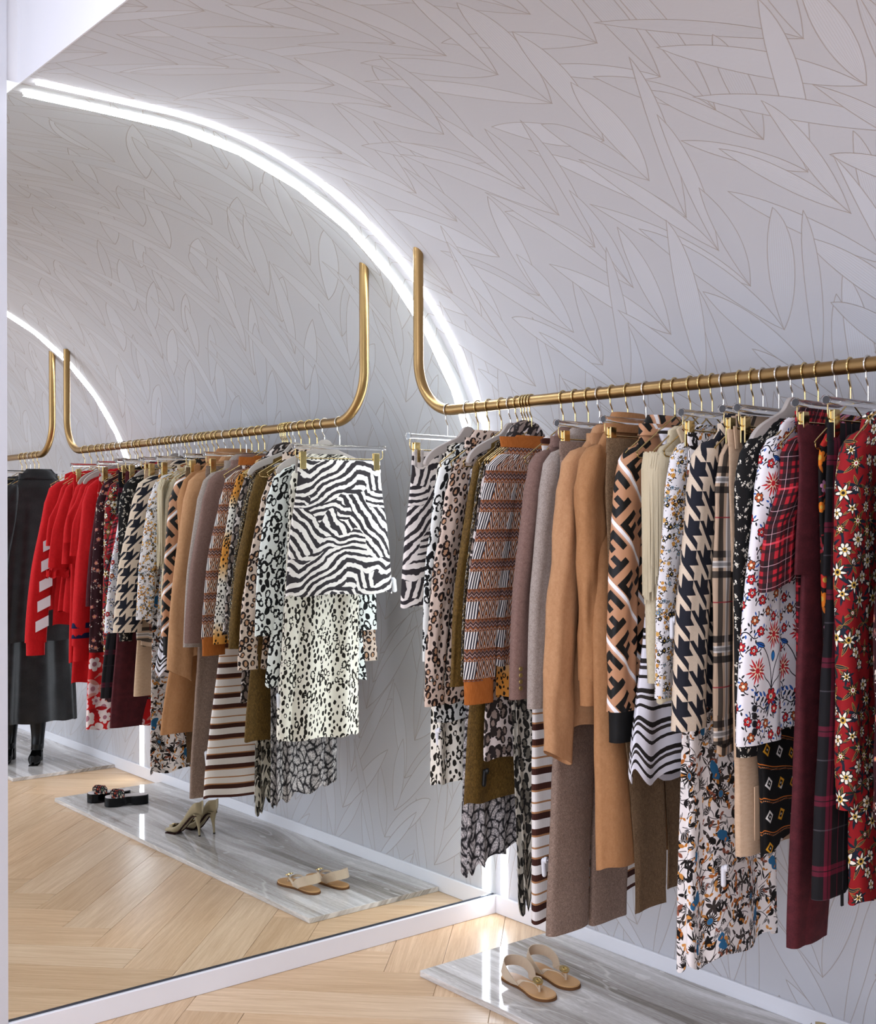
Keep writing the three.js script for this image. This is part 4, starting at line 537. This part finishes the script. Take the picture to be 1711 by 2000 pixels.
{ const t = upper({ x: 1.254, short: 'fringed suede jacket', label: 'beige suede jacket with long fringe on the yoke', category: 'jacket', name: 'fringed_jacket', mat: cloth(T.suede), hem: 0.95, sh: 0.18, th: 0.014, hemHalf: 0.16, sleeve: { end: 1.0, zEnd: 0.165, r0: 0.042, r1: 0.034, tx: 0.016 }, ry: 0.14 });
  const R = rng(8), list = []; for (let i = 0; i < 110; i++) { const an = -0.7 + i / 110 * 3.0, k = 0.004 + (i % 3) * 0.0025, z = 0.160 + (0.042 + k) * Math.cos(an), x = 0.003 + (0.017 + k) * Math.sin(an), L = 0.25 + R() * 0.11, y0 = 1.55 - R() * 0.01, sw = (R() - 0.5) * 0.018; list.push(tube([[x, y0, z - 0.012], [x + 0.002, y0 - 0.03, z], [x + 0.003, y0 - L * 0.5, z + sw * 0.4], [x + 0.004, y0 - L, z + sw]], 0.0021, 8, 4)); }
  const f = place(t, 'fringe', join(list), cloth(T.suede), 0.95); f.userData.kind = 'stuff'; f.userData.label = 'thin beige suede fringe strands'; }
upper({ x: 1.204, short: 'striped shirt', label: 'white shirt with black horizontal stripes and loose tails', category: 'shirt', name: 'striped_shirt', mat: cloth(T.stripeShirt), hem: 0.76, sh: 0.105, neckHalf: 0.05, hemHalf: 0.19, hemZ: 0.05, hemX: 0.03, fold: 0.016, folds: 5, hemWave: 0.02, th: 0.012, tilt: 0.02 });
upper({ x: 1.289, short: 'beige floral camisole', label: 'beige camisole with dark red sprigs mostly hidden among the blouses', category: 'top', name: 'floral_camisole', mat: cloth(T.beigefl), hem: 1.02, sh: 0.15, neckHalf: 0.09, strap: true, hemHalf: 0.15, th: 0.012 });
upper({ x: 1.322, short: 'white and orange sprigged blouse', label: 'white blouse with small orange and black floral sprigs', category: 'blouse', name: 'floral_blouse', mat: cloth(T.whitefl), hem: 0.95, sh: 0.205, th: 0.013, hemHalf: 0.18, sleeve: { end: 0.98, zEnd: 0.235, r0: 0.05, r1: 0.036, tx: 0.017 }, ry: 0.18, tags: [[0.024, 1.14, 0.24, 0.4, 0]] });
skirt({ x: 1.356, short: 'blue and orange floral skirt', label: 'long white skirt crowded with black leaves and blue and orange flowers', category: 'skirt', name: 'floral_skirt', mat: cloth(T.blue), hem: 0.352, waist: 0.16, hemHalf: 0.205, thHem: 0.028, hemZ: -0.005, fold: 0.02, folds: 7, m: 96, hemWave: 0.01, tags: [[0.045, 0.56, 0.11, 0.3, 0]] });
upper({ x: 1.404, short: 'houndstooth coat', label: 'beige and navy coat in oversized houndstooth check', category: 'coat', name: 'houndstooth_coat', mat: cloth(T.hound), hem: 0.96, sh: 0.222, th: 0.016, hemHalf: 0.19, sleeve: { end: 0.925, zEnd: 0.268, r0: 0.064, r1: 0.058, tx: 0.026, crush: 0.003, flat: 1.1 }, collar: { kind: 'lapel' }, ry: 0.2 });
upper({ x: 1.443, short: 'beige checked shirt', label: 'beige check shirt with black, white and red lines', category: 'shirt', name: 'checked_shirt', mat: cloth(T.check), hem: 0.86, sh: 0.185, th: 0.013, sleeve: { end: 0.945, zEnd: 0.17, r0: 0.05, r1: 0.04, tx: 0.018, cuff: 0.06, cuffW: 1.02 }, collar: { kind: 'shirt' }, ry: 0.1 });
trousers({ x: 1.471, short: 'khaki trousers', label: 'khaki cotton trousers with belt loops and side pockets', category: 'trousers', name: 'khaki_trousers', mat: cloth(T.khaki), hem: 0.645, leg: 0.072, legZ: 0.075, hemZ: 0.055, hemX: 0.045, loops: true, pocket: true, rear: 0.005, ry: 0.1 });
skirt({ x: 1.515, short: 'black embroidered skirt', label: 'black skirt with orange and white diamond embroidery', category: 'skirt', name: 'embroidered_skirt', mat: cloth(T.ethnic), hem: 0.68, waist: 0.15, hemHalf: 0.13, hemZ: 0.015, hemX: 0.02, thHem: 0.016, fold: 0.008, tilt: -0.04 });
upper({ x: 1.552, short: 'black sprigged blouse', label: 'black blouse with tiny cream flower sprigs', category: 'blouse', name: 'sprigged_blouse', mat: cloth(T.blackfl), hem: 0.95, hang: 'pad', sh: 0.232, th: 0.013, sleeve: { end: 0.905, zEnd: 0.215, r0: 0.05, r1: 0.032, tx: 0.016, cuff: 0.03 }, ry: 0.1 });
upper({ x: 1.585, dx: -0.008, short: 'red and blue folk-floral jacket', label: 'white jacket with upright red and blue folk flowers and four cuff buttons', category: 'jacket', name: 'folk_floral_jacket', mat: cloth(T.folk), hem: 0.93, sh: 0.205, th: 0.014, hemHalf: 0.18, sleeve: { end: 0.91, zEnd: 0.222, r0: 0.052, r1: 0.074, tx: 0.02, buttons: 4, buttonR: 0.0075, crush: 0.003 }, ry: 0.12 });
upper({ x: 1.62, short: 'red plaid shirt', label: 'red and black plaid shirt with short sleeves', category: 'shirt', name: 'plaid_shirt', mat: cloth(T.redplaid), hem: 1.0, sh: 0.178, th: 0.013, hemHalf: 0.12, sleeve: { end: 1.255, zEnd: 0.212, r0: 0.052, r1: 0.056, tx: 0.026, flat: 1.2, tilt: -0.02 }, collar: { kind: 'shirt' }, ry: 0.1 });
trousers({ x: 1.667, short: 'burgundy velvet trousers', label: 'long burgundy velvet trousers with marks near the hem', category: 'trousers', name: 'velvet_trousers', mat: cloth(T.burgundy, { sheen: 0.6, sheenColor: new THREE.Color(0x8a4a50), sheenRoughness: 0.5 }), hem: 0.495, leg: 0.058, legZ: 0.012, hemZ: 0.165, hemX: 0.012, rear: 0.0 });
upper({ x: 1.702, short: 'black and orange floral dress', label: 'black dress with orange, red and pink flowers behind the red floral dress', category: 'dress', name: 'dark_floral_dress', mat: cloth(T.orangefl), hem: 0.80, sh: 0.16, th: 0.011, hemHalf: 0.13, neckHalf: 0.09, strap: true });
trousers({ x: 1.745, short: 'dark red plaid trousers', label: 'black trousers in dark red plaid with ankle zips', category: 'trousers', name: 'plaid_trousers', mat: cloth(T.darkplaid), hem: 0.615, leg: 0.06, legZ: 0.062, hemZ: 0.125, hemX: 0.012, zip: true, rear: 0.0, ry: 0.06 });
upper({ x: 1.79, dx: -0.01, short: 'brick red floral dress', label: 'brick red dress with white and gold flowers and long sleeves', category: 'dress', name: 'red_floral_dress', mat: cloth(T.redfl), hem: 0.60, sh: 0.19, th: 0.015, thHem: 0.022, hemHalf: 0.17, sleeve: { end: 0.80, zEnd: 0.165, r0: 0.058, r1: 0.05, tx: 0.024, crush: 0.012 }, ry: 0.14 });
upper({ x: 1.875, short: 'wine sprigged dress', label: 'dark wine dress with scattered pale flowers', category: 'dress', name: 'wine_floral_dress', mat: cloth(T.winefl), hem: 0.58, sh: 0.195, th: 0.016, hemHalf: 0.17, sleeve: { end: 0.80, zEnd: 0.2, r0: 0.048, r1: 0.04 } });
upper({ x: 1.92, short: 'dark wine jumper', label: 'dark wine jumper squeezed between the floral dresses and the red clothes', category: 'top', name: 'wine_jumper', mat: cloth(T.wine), hem: 0.95, sh: 0.18, th: 0.014, sleeve: { end: 1.0, zEnd: 0.195 } });
skirt({ x: 1.945, short: 'red poppy skirt', label: 'long red skirt with large blush white flowers', category: 'skirt', name: 'poppy_skirt', mat: cloth(T.poppy), hem: 0.44, hemHalf: 0.2, thHem: 0.03, fold: 0.014, hemX: 0.06, hemZ: 0.01 });
{ const t = upper({ x: 2.0, short: 'red striped-cuff jacket', label: 'coral red jacket with navy stripes at the cuff', category: 'jacket', name: 'striped_cuff_jacket', mat: cloth(T.red), hem: 0.85, sh: 0.2, th: 0.018, sleeve: { end: 0.82, zEnd: 0.215, r0: 0.056, r1: 0.05, tx: 0.024, cuff: 0.07, cuffW: 0.84 }, ry: 0.14 });
  for (const y of [0.865, 0.91]) place(t, 'cuff_stripe', loft([[y + 0.012, 0.21, 0.004, 0.053, 0.0245], [y - 0.012, 0.214, 0.004, 0.053, 0.0245]], { m: 28, e: 0.85, lip: false }), M.navy, 0.85); }
upper({ x: 2.07, short: 'plain red blouse', label: 'plain red blouse with short sleeves next to the striped-cuff jacket', category: 'blouse', name: 'red_blouse', mat: cloth(T.red), hem: 0.95, hang: 'pad', sh: 0.19, th: 0.014, sleeve: { end: 1.22, zEnd: 0.2, r0: 0.05, r1: 0.05 } });
upper({ x: 2.13, short: 'red tee', label: 'plain red tee with sleeves that end above the elbow', category: 'top', name: 'red_tee', mat: cloth(T.red), hem: 0.9, hang: 'pad', sh: 0.19, th: 0.014, sleeve: { end: 1.28, zEnd: 0.205, r0: 0.05, r1: 0.052 } });
upper({ x: 2.19, short: 'red shirt dress', label: 'straight red shirt dress reaching below its neighbours', category: 'dress', name: 'red_shirt_dress', mat: cloth(T.red), hem: 0.63, sh: 0.19, th: 0.016, hemHalf: 0.2, fold: 0.012, sleeve: { end: 1.18, zEnd: 0.2 }, ry: 0.12 });
skirt({ x: 2.245, short: 'red pleated skirt', label: 'red pleated skirt clipped among the red tops', category: 'skirt', name: 'red_skirt', mat: cloth(T.red), hem: 0.72, hemHalf: 0.19, fold: 0.012, folds: 9 });
upper({ x: 2.30, short: 'red ruffled top', label: 'red top with ruffled elbow sleeves', category: 'top', name: 'ruffled_top', mat: cloth(T.red), hem: 0.95, sh: 0.19, th: 0.014, sleeve: { end: 1.16, zEnd: 0.21, r0: 0.05, r1: 0.05, ruffle: true } });
upper({ x: 2.36, short: 'second red tee', label: 'red tee hanging right before the red hoodie', category: 'top', name: 'red_tee', mat: cloth(T.red), hem: 0.95, sh: 0.19, th: 0.014, sleeve: { end: 1.26, zEnd: 0.21 } });
{ const t = upper({ x: 2.44, short: 'red hoodie', label: 'red sweatshirt with white slanted blocks down the sleeve', category: 'sweatshirt', name: 'red_sweatshirt', mat: cloth(T.red), hem: 0.88, sh: 0.205, th: 0.02, sleeve: { end: 0.80, zEnd: 0.265, r0: 0.058, r1: 0.05, tx: 0.026, cuff: 0.06, cuffW: 0.86, crush: 0.002 }, ry: 0.16 });
  for (let i = 0; i < 5; i++) { const y = 1.28 - i * 0.095, z = lerp(0.205, 0.25, i / 5); const s = new THREE.Shape(); s.moveTo(-0.03, 0.0); s.lineTo(0.03, -0.03); s.lineTo(0.03, 0.02); s.lineTo(-0.03, 0.05); s.closePath(); const g = new THREE.ExtrudeGeometry(s, { depth: 0.002, bevelEnabled: false }); g.rotateY(-Math.PI / 2); g.translate(-0.0265, y - 0.02, z); place(t, 'sleeve_block', g, M.white, 0.88); } }
upper({ x: 2.52, short: 'last red blouse', label: 'red blouse last on the full rail behind the red sweatshirt', category: 'blouse', name: 'red_blouse', mat: cloth(T.red), hem: 0.95, sh: 0.18, th: 0.014, sleeve: { end: 1.0, zEnd: 0.19 } });
// second rail: black clothes
const bl = cloth(T.blackvelvet, { roughness: 0.4, sheen: 0.3, sheenColor: new THREE.Color(0x3a3a3a) });
upper({ x: 3.13, short: 'black leather jacket', label: 'black leather jacket with a wide collar first on the second rail', category: 'jacket', name: 'leather_jacket', mat: bl, hem: 0.74, sh: 0.2, th: 0.02, hemHalf: 0.2, fold: 0.012, collar: { kind: 'shirt' }, sleeve: { end: 0.92, zEnd: 0.22, r0: 0.055, r1: 0.045, tx: 0.024, crush: 0.012 }, ry: 0.05 });
upper({ x: 3.19, short: 'black velvet dress', label: 'long black velvet dress beside the black leather jacket', category: 'dress', name: 'velvet_dress', mat: bl, hem: 0.30, sh: 0.18, th: 0.016, hemHalf: 0.22, thHem: 0.03, fold: 0.02, folds: 8, ry: 0.05 });
skirt({ x: 3.25, short: 'black satin skirt', label: 'black satin skirt clipped behind the black velvet dress', category: 'skirt', name: 'satin_skirt', mat: bl, hem: 0.34, hemHalf: 0.21, thHem: 0.03, fold: 0.02, ry: 0.05 });
upper({ x: 3.31, short: 'black wool coat', label: 'black wool coat deeper on the second rail', category: 'coat', name: 'wool_coat', mat: bl, hem: 0.40, sh: 0.2, th: 0.02, hemHalf: 0.22, sleeve: { end: 0.9, zEnd: 0.22 }, ry: 0.05 });
upper({ x: 3.38, short: 'black knit dress', label: 'black knit dress farthest along the second rail', category: 'dress', name: 'knit_dress', mat: bl, hem: 0.45, sh: 0.19, th: 0.018, hemHalf: 0.2, ry: 0.05 });
// ---------------------------------------------------------------- let each garment lean on its neighbour instead of passing through it
{
  const C = 0.0125, NZ = 80, NY = 136, Z0 = 0, Y0c = 0.15, far = -1e3, H = new Float32Array(NZ * NY).fill(far), cell = (z, y) => { const a = Math.floor((z - Z0) / C), b = Math.floor((y - Y0c) / C); return a < 0 || b < 0 || a >= NZ || b >= NY ? -1 : b * NZ + a; };
  const v = V(0, 0, 0), p = [V(0, 0, 0), V(0, 0, 0), V(0, 0, 0)];
  const grow = (src, r, pick) => { const t = src.slice(), o = src.slice(); for (let b = 0; b < NY; b++) for (let a = 0; a < NZ; a++) { let m = src[b * NZ + a]; for (let k = -r; k <= r; k++) { const q = a + k; if (q >= 0 && q < NZ) m = pick(m, src[b * NZ + q]); } t[b * NZ + a] = m; } for (let b = 0; b < NY; b++) for (let a = 0; a < NZ; a++) { let m = t[b * NZ + a]; for (let k = -r; k <= r; k++) { const q = b + k; if (q >= 0 && q < NY) m = pick(m, t[q * NZ + a]); } o[b * NZ + a] = m; } return o; };
  const blur = (src, r) => { let s = src; for (let pass = 0; pass < 2; pass++) { const t = new Float32Array(s.length), o = new Float32Array(s.length); for (let b = 0; b < NY; b++) for (let a = 0; a < NZ; a++) { let m = 0, n = 0; for (let k = -r; k <= r; k++) { const q = a + k; if (q >= 0 && q < NZ) { m += s[b * NZ + q]; n++; } } t[b * NZ + a] = m / n; } for (let b = 0; b < NY; b++) for (let a = 0; a < NZ; a++) { let m = 0, n = 0; for (let k = -r; k <= r; k++) { const q = b + k; if (q >= 0 && q < NY) { m += t[q * NZ + a]; n++; } } o[b * NZ + a] = m / n; } s = o; } return s; };
  const samples = (t, fn) => t.traverse(o => { if (!o.isMesh) return; const g = o.geometry, P = g.attributes.position, I = g.index, n = I ? I.count : P.count; for (let i = 0; i < n; i += 3) { for (let k = 0; k < 3; k++) p[k].fromBufferAttribute(P, I ? I.getX(i + k) : i + k).applyMatrix4(o.matrixWorld); const d = Math.max(p[0].distanceTo(p[1]), p[0].distanceTo(p[2])), m = Math.max(1, Math.ceil(d / 0.01)); for (let a = 0; a <= m; a++) for (let b = 0; b <= m - a; b++) { v.set(0, 0, 0).addScaledVector(p[0], a / m).addScaledVector(p[1], b / m).addScaledVector(p[2], (m - a - b) / m); fn(v); } } });
  for (const t of hung.slice().sort((a, b) => a.position.x - b.position.x)) {
    t.updateMatrixWorld(true); const lo = new Float32Array(NZ * NY).fill(1e3); samples(t, q => { const c = cell(q.z, q.y); if (c >= 0 && q.x < lo[c]) lo[c] = q.x; });
    const Hd = grow(H, 1, Math.max), Ld = grow(lo, 1, Math.min); let need = new Float32Array(NZ * NY);
    for (let i = 0; i < need.length; i++) if (Hd[i] > far + 1 && Ld[i] < 900) need[i] = Math.max(0, Hd[i] + 0.002 - Ld[i]);
    need = grow(need, 2, Math.max); for (let b = NY - 2; b >= 0; b--) for (let a = 0; a < NZ; a++) need[b * NZ + a] = Math.max(need[b * NZ + a], need[(b + 1) * NZ + a] * 0.992); need = blur(need, 3); const inv = new THREE.Matrix4().copy(t.matrixWorld).invert();
    t.traverse(o => { if (!o.isMesh || o === t) return; const g = o.geometry, P = g.attributes.position, tag = o.name === 'security_tag'; if (tag) { o.getWorldPosition(v); const c = cell(v.z, v.y); if (c >= 0 && need[c] > 0) { v.x += need[c] * 0.7; t.worldToLocal(v); o.position.copy(v); } return; }
      for (let i = 0; i < P.count; i++) { v.fromBufferAttribute(P, i).applyMatrix4(t.matrixWorld);
        const fa = clamp((v.z - Z0) / C - 0.5, 0, NZ - 1.001), fb = clamp((v.y - Y0c) / C - 0.5, 0, NY - 1.001), a = Math.floor(fa), b = Math.floor(fb), u = fa - a, w = fb - b, N = lerp(lerp(need[b * NZ + a], need[b * NZ + a + 1], u), lerp(need[(b + 1) * NZ + a], need[(b + 1) * NZ + a + 1], u), w);
        if (N > 0) { const c = cell(v.z, v.y), x0 = c >= 0 && Ld[c] < 900 ? Ld[c] : v.x, th = clamp((v.x - x0) / 0.04); v.x += N * (1 - 0.55 * th); v.applyMatrix4(inv); P.setXYZ(i, v.x, v.y, v.z); } }
      g.computeVertexNormals(); });
    samples(t, q => { const c = cell(q.z, q.y); if (c >= 0 && q.x > H[c]) H[c] = q.x; });
  }
}
// ---------------------------------------------------------------- shoes on the plinths (local: toe towards +x, sole on y = 0)
function ribbon(pts, side, w, th, n = 36) {         // a strap: path, sideways direction at each point
  const c = new THREE.CatmullRomCurve3(pts.map(p => V(...p))), s = new THREE.CatmullRomCurve3(side.map(p => V(...p))), pos = [], idx = [];
  for (let i = 0; i <= n; i++) { const t = i / n, p = c.getPoint(t), tg = c.getTangent(t), sd = s.getPoint(t).normalize(), up = sd.clone().cross(tg).normalize(), ww = typeof w === 'function' ? w(t) : w;
    for (const [a, b] of [[-0.5, 0.5], [0.5, 0.5], [0.5, -0.5], [-0.5, -0.5]]) { const q = p.clone().addScaledVector(sd, a * ww).addScaledVector(up, b * th); pos.push(q.x, q.y, q.z); } }
  for (let i = 0; i < n; i++) for (let j = 0; j < 4; j++) { const a = i * 4 + j, b = i * 4 + (j + 1) % 4; idx.push(a, b, a + 4, b, b + 4, a + 4); }
  idx.push(0, 2, 1, 0, 3, 2); const e = n * 4; idx.push(e, e + 1, e + 2, e, e + 2, e + 3);
  const g = new THREE.BufferGeometry(); g.setAttribute('position', new THREE.Float32BufferAttribute(pos, 3)); g.setIndex(idx); const h = g.toNonIndexed(); h.computeVertexNormals(); return h;
}
function soleShape(L, W, side = 1) { const s = new THREE.Shape(); s.moveTo(-L / 2, 0); s.bezierCurveTo(-L / 2, -W * 0.42, -L * 0.3, -W * 0.36, -L * 0.1, -W * (0.33 - 0.04 * side)); s.bezierCurveTo(L * 0.1, -W * 0.32, L * 0.2, -W * 0.5, L * 0.33, -W * 0.46); s.bezierCurveTo(L * 0.46, -W * 0.4, L / 2, -W * 0.18, L / 2, W * 0.02 * side); s.bezierCurveTo(L / 2, W * 0.3, L * 0.42, W * 0.46, L * 0.28, W * 0.48); s.bezierCurveTo(L * 0.14, W * 0.5, L * 0.05, W * 0.36, -L * 0.1, W * (0.33 + 0.04 * side)); s.bezierCurveTo(-L * 0.3, W * 0.38, -L / 2, W * 0.42, -L / 2, 0); return s; }
function plate(shape, y0, y1, bevel = 0.0012) { const g = new THREE.ExtrudeGeometry(shape, { depth: y1 - y0 - 2 * bevel, bevelEnabled: true, bevelSize: bevel, bevelThickness: bevel, bevelSegments: 2, curveSegments: 14 }); g.translate(0, 0, bevel); g.rotateX(-Math.PI / 2); g.translate(0, y0, 0); return g; }
const tan = plain(0xc79a68, { roughness: 0.45 }), nude = plain(0xcbb69c, { roughness: 0.5 }), soleBrown = plain(0x6e4a2c), nudePatent = plain(0xa89878, { roughness: 0.35 }), blackSole = plain(0x15110f, { roughness: 0.5 }), gloss = plain(0x0c0c0d, { roughness: 0.12 });
const strapPrint = cloth(sprigTex({ base: '#2a2226', n: 30, min: 22, tile: 0.05, S: 128, seed: 88, petals: ['#b9332f', '#d98a8a', '#e6ddd0', '#4f7a70'], leaves: ['#1a1716'], r: [6, 11] }));
const Y0 = 0.0193;
function sandal(label, x, z, ry, side) {
  const t = thing('sandal', label, 'shoe', [x, Y0, z], ry, 'nude sandals'); const L = 0.225, W = 0.078;
  mesh('outsole', plate(soleShape(L, W, side), 0, 0.007), soleBrown, t); mesh('insole', plate(soleShape(L - 0.004, W - 0.003, side), 0.007, 0.0125), tan, t); mesh('heel_lift', plate((() => { const s = new THREE.Shape(); s.absellipse(-0.075, 0, 0.034, 0.026, 0, 6.283, false); return s; })(), 0.0005, 0.008), soleBrown, t);
  for (const s of [1, -1]) mesh('thong_strap', ribbon([[0.062, 0.016, 0.004 * side], [0.045, 0.032, s * 0.012], [0.012, 0.034, s * 0.029], [-0.018, 0.014, s * 0.031]], [[0, 0.5, s * 0.5], [0.7, 0.2, s * 0.3], [0.9, 0.1, 0.1 * s], [1, 0, 0]], (u) => 0.01 + 0.012 * u, 0.0022), nude, t);
  mesh('ankle_strap', ribbon([[-0.02, 0.014, -0.033], [-0.04, 0.034, -0.043], [-0.078, 0.05, -0.036], [-0.098, 0.054, -0.004], [-0.082, 0.05, 0.03], [-0.045, 0.034, 0.042], [-0.02, 0.014, 0.033]], [[1, 0.1, 0], [0.8, 0.7, 0], [0.35, 1, 0], [0.25, 1, 0], [0.35, 1, 0], [0.8, 0.7, 0], [1, 0.1, 0]], 0.034, 0.0024), nude, t);
  const m = new THREE.CylinderGeometry(0.0155, 0.0155, 0.004, 24); m.rotateZ(-0.35); m.translate(0.053, 0.041, 0.004 * side); mesh('medallion', m, M.gold, t); mesh('toe_post', cyl(0.0035, 0.026, 0.06, 0.025, 0.004 * side), nude, t);
  const q = new THREE.TorusGeometry(0.006, 0.0012, 6, 14); q.rotateX(Math.PI / 2); q.rotateZ(-0.35); q.translate(0.0538, 0.0436, 0.004 * side); mesh('medallion_ring', q, M.goldButton, t); return t;
}
sandal('nude thong sandal with a gold medallion, nearer the front edge of the plinth', 0.62, 0.425, -0.09, 1);
sandal('nude thong sandal with a gold medallion, nearer the wall', 0.603, 0.31, -0.1, -1);
function pumpBody(L, heel) {                        // toe at +x; heel raised
  const n = 44, m = 20, pos = [], idx = [];
  for (let i = 0; i <= n; i++) { const u = i / n, x = L / 2 - u * L * 0.97; // u from toe to heel
    const bottom = 0.004 + (heel - 0.006) * smooth(0.3, 0.92, u), hw = u < 0.3 ? 0.008 + 0.03 * Math.sqrt(u / 0.3) : lerp(0.038, 0.026, smooth(0.3, 0.62, u)) * (u > 0.92 ? Math.sqrt(Math.max(0.05, (1 - u) / 0.08)) : 1);
    const top = bottom + (u < 0.26 ? 0.014 + 0.022 * smooth(0, 0.26, u) : lerp(0.03, 0.058, smooth(0.4, 1, u))), open = smooth(0.2, 0.34, u);
    for (let j = 0; j <= m; j++) { const v = j / m * 2 - 1, a = v * lerp(Math.PI, Math.PI * 0.60, open); const s = Math.sin(a), c = -Math.cos(a); const z = hw * s * (Math.abs(v) > 0.6 ? lerp(1, 0.97, open) : 1), y = lerp(bottom, top, clamp((c + 1) / lerp(2, 1.31, open))); pos.push(x, y, z); } }
  for (let i = 0; i < n; i++) for (let j = 0; j < m; j++) { const a = i * (m + 1) + j; idx.push(a, a + 1, a + m + 1, a + 1, a + m + 2, a + m + 1); }
  const g = new THREE.BufferGeometry(); g.setAttribute('position', new THREE.Float32BufferAttribute(pos, 3)); g.setIndex(idx); g.computeVertexNormals(); return g;
}
function pump(label, x, z, ry) {
  const t = thing('pump', label, 'shoe', [x, Y0, z], ry, 'nude pumps'), L = 0.2, H = 0.095; mesh('upper', pumpBody(L, H), nudePatent, t);
  mesh('sole', ribbon([[0.088, 0.0025, 0], [0.05, 0.002, 0], [0.03, 0.006, 0], [-0.01, 0.045, 0], [-0.05, 0.084, 0], [-0.075, 0.09, 0]], Array(6).fill([0, 0, 1]), (u) => u < 0.35 ? 0.05 + 0.02 * u : 0.045, 0.0036), plain(0x2a0f0c), t);
  const prof = [[0.0045, 0.004], [0.0055, 0.03], [0.009, 0.06], [0.016, 0.082], [0.022, 0.098]].map(p => new THREE.Vector2(...p)); const hg = new THREE.LatheGeometry(prof, 20); const p = hg.attributes.position; for (let i = 0; i < p.count; i++) { const y = p.getY(i); p.setX(i, p.getX(i) * 0.9 - 0.078 + 0.010 * smooth(0.0, 0.09, y)); } hg.computeVertexNormals(); mesh('heel', hg, nudePatent, t);
  mesh('heel_tip', cyl(0.0052, 0.005, -0.078, 0.0026, 0), blackSole, t);
  mesh('bow', join([new THREE.SphereGeometry(0.012, 12, 8).scale(1, 0.5, 0.7).translate(0.062, 0.034, 0.012), new THREE.SphereGeometry(0.012, 12, 8).scale(1, 0.5, 0.7).translate(0.062, 0.034, -0.012)]), nudePatent, t); mesh('bow_buckle', rbox(0.01, 0.006, 0.008, 0.002, 0.062, 0.038, 0), M.gold, t); return t;
}
pump('nude high-heeled pump with a bow, nearer the front edge of the plinth', 1.58, 0.40, -0.44);
pump('nude high-heeled pump with a bow, nearer the wall', 1.583, 0.316, -0.24);
function platform(label, x, z, ry, side) {
  const t = thing('platform_sandal', label, 'shoe', [x, Y0, z], ry, 'platform sandals'), L = 0.2, W = 0.078;
  mesh('platform', (() => { const g = plate(soleShape(L, W, side), 0, 0.042, 0.003); const p = g.attributes.position; for (let i = 0; i < p.count; i++) { const q = p.getX(i); if (p.getY(i) < 0.02) p.setY(i, p.getY(i) + 0.012 * Math.exp(-Math.pow((q + 0.005) / 0.022, 2))); } g.computeVertexNormals(); return g; })(), gloss, t);
  mesh('insole', plate(soleShape(L - 0.004, W - 0.003, side), 0.042, 0.046), plain(0xcfc6c2), t);
  for (const [a, b] of [[0.06, 0.03], [0.03, 0.06]]) { const g = ribbon([[a, 0.042, -0.036], [a - 0.004, 0.066, -0.022], [(a + b) / 2 - 0.006, 0.076, 0], [b - 0.004, 0.066, 0.022], [b, 0.042, 0.036]], Array(5).fill([1, 0.2, 0]), 0.03, 0.003); const p = g.attributes.position, uv = []; for (let i = 0; i < p.count; i++) uv.push(p.getX(i), p.getZ(i)); g.setAttribute('uv', new THREE.Float32BufferAttribute(uv, 2)); mesh('cross_strap', g, strapPrint, t); }
  return t;
}
platform('black platform sandal with printed crossed straps, the one nearer the nude pumps', 2.25, 0.365, -1.25, 1);
platform('black platform sandal with printed crossed straps, nearer the end of the plinth', 2.385, 0.395, -1.3, -1);
function boot(label, x, z, ry) {
  const t = thing('ankle_boot', label, 'shoe', [x, Y0, z], ry, 'black boots');
  mesh('shaft', (() => { const g = loft([[0.34, 0, -0.05, 0.05, 0.055], [0.24, 0, -0.05, 0.046, 0.05], [0.15, 0, -0.048, 0.036, 0.042], [0.10, 0, -0.04, 0.034, 0.048], [0.075, 0, -0.03, 0.034, 0.06]], { m: 32, e: 0.95, crush: 0.003 }); return g; })(), M.blackLeather, t);
  mesh('foot', pumpBody(0.21, 0.07).scale(1, 1.25, 1), M.blackLeather, t); mesh('heel', rbox(0.036, 0.07, 0.04, 0.006, -0.08, 0.035, 0), M.blackLeather, t); mesh('sole', ribbon([[0.095, 0.002, 0], [0.05, 0.002, 0], [0.02, 0.006, 0], [-0.05, 0.06, 0]], Array(4).fill([0, 0, 1]), 0.05, 0.004), blackSole, t); return t;
}
boot('black heeled boot under the black clothes, nearer the front edge of the plinth', 3.62, 0.455, -2.5);
boot('black heeled boot under the black clothes, nearer the wall', 3.50, 0.335, -2.6);
renderer.render(scene, camera);
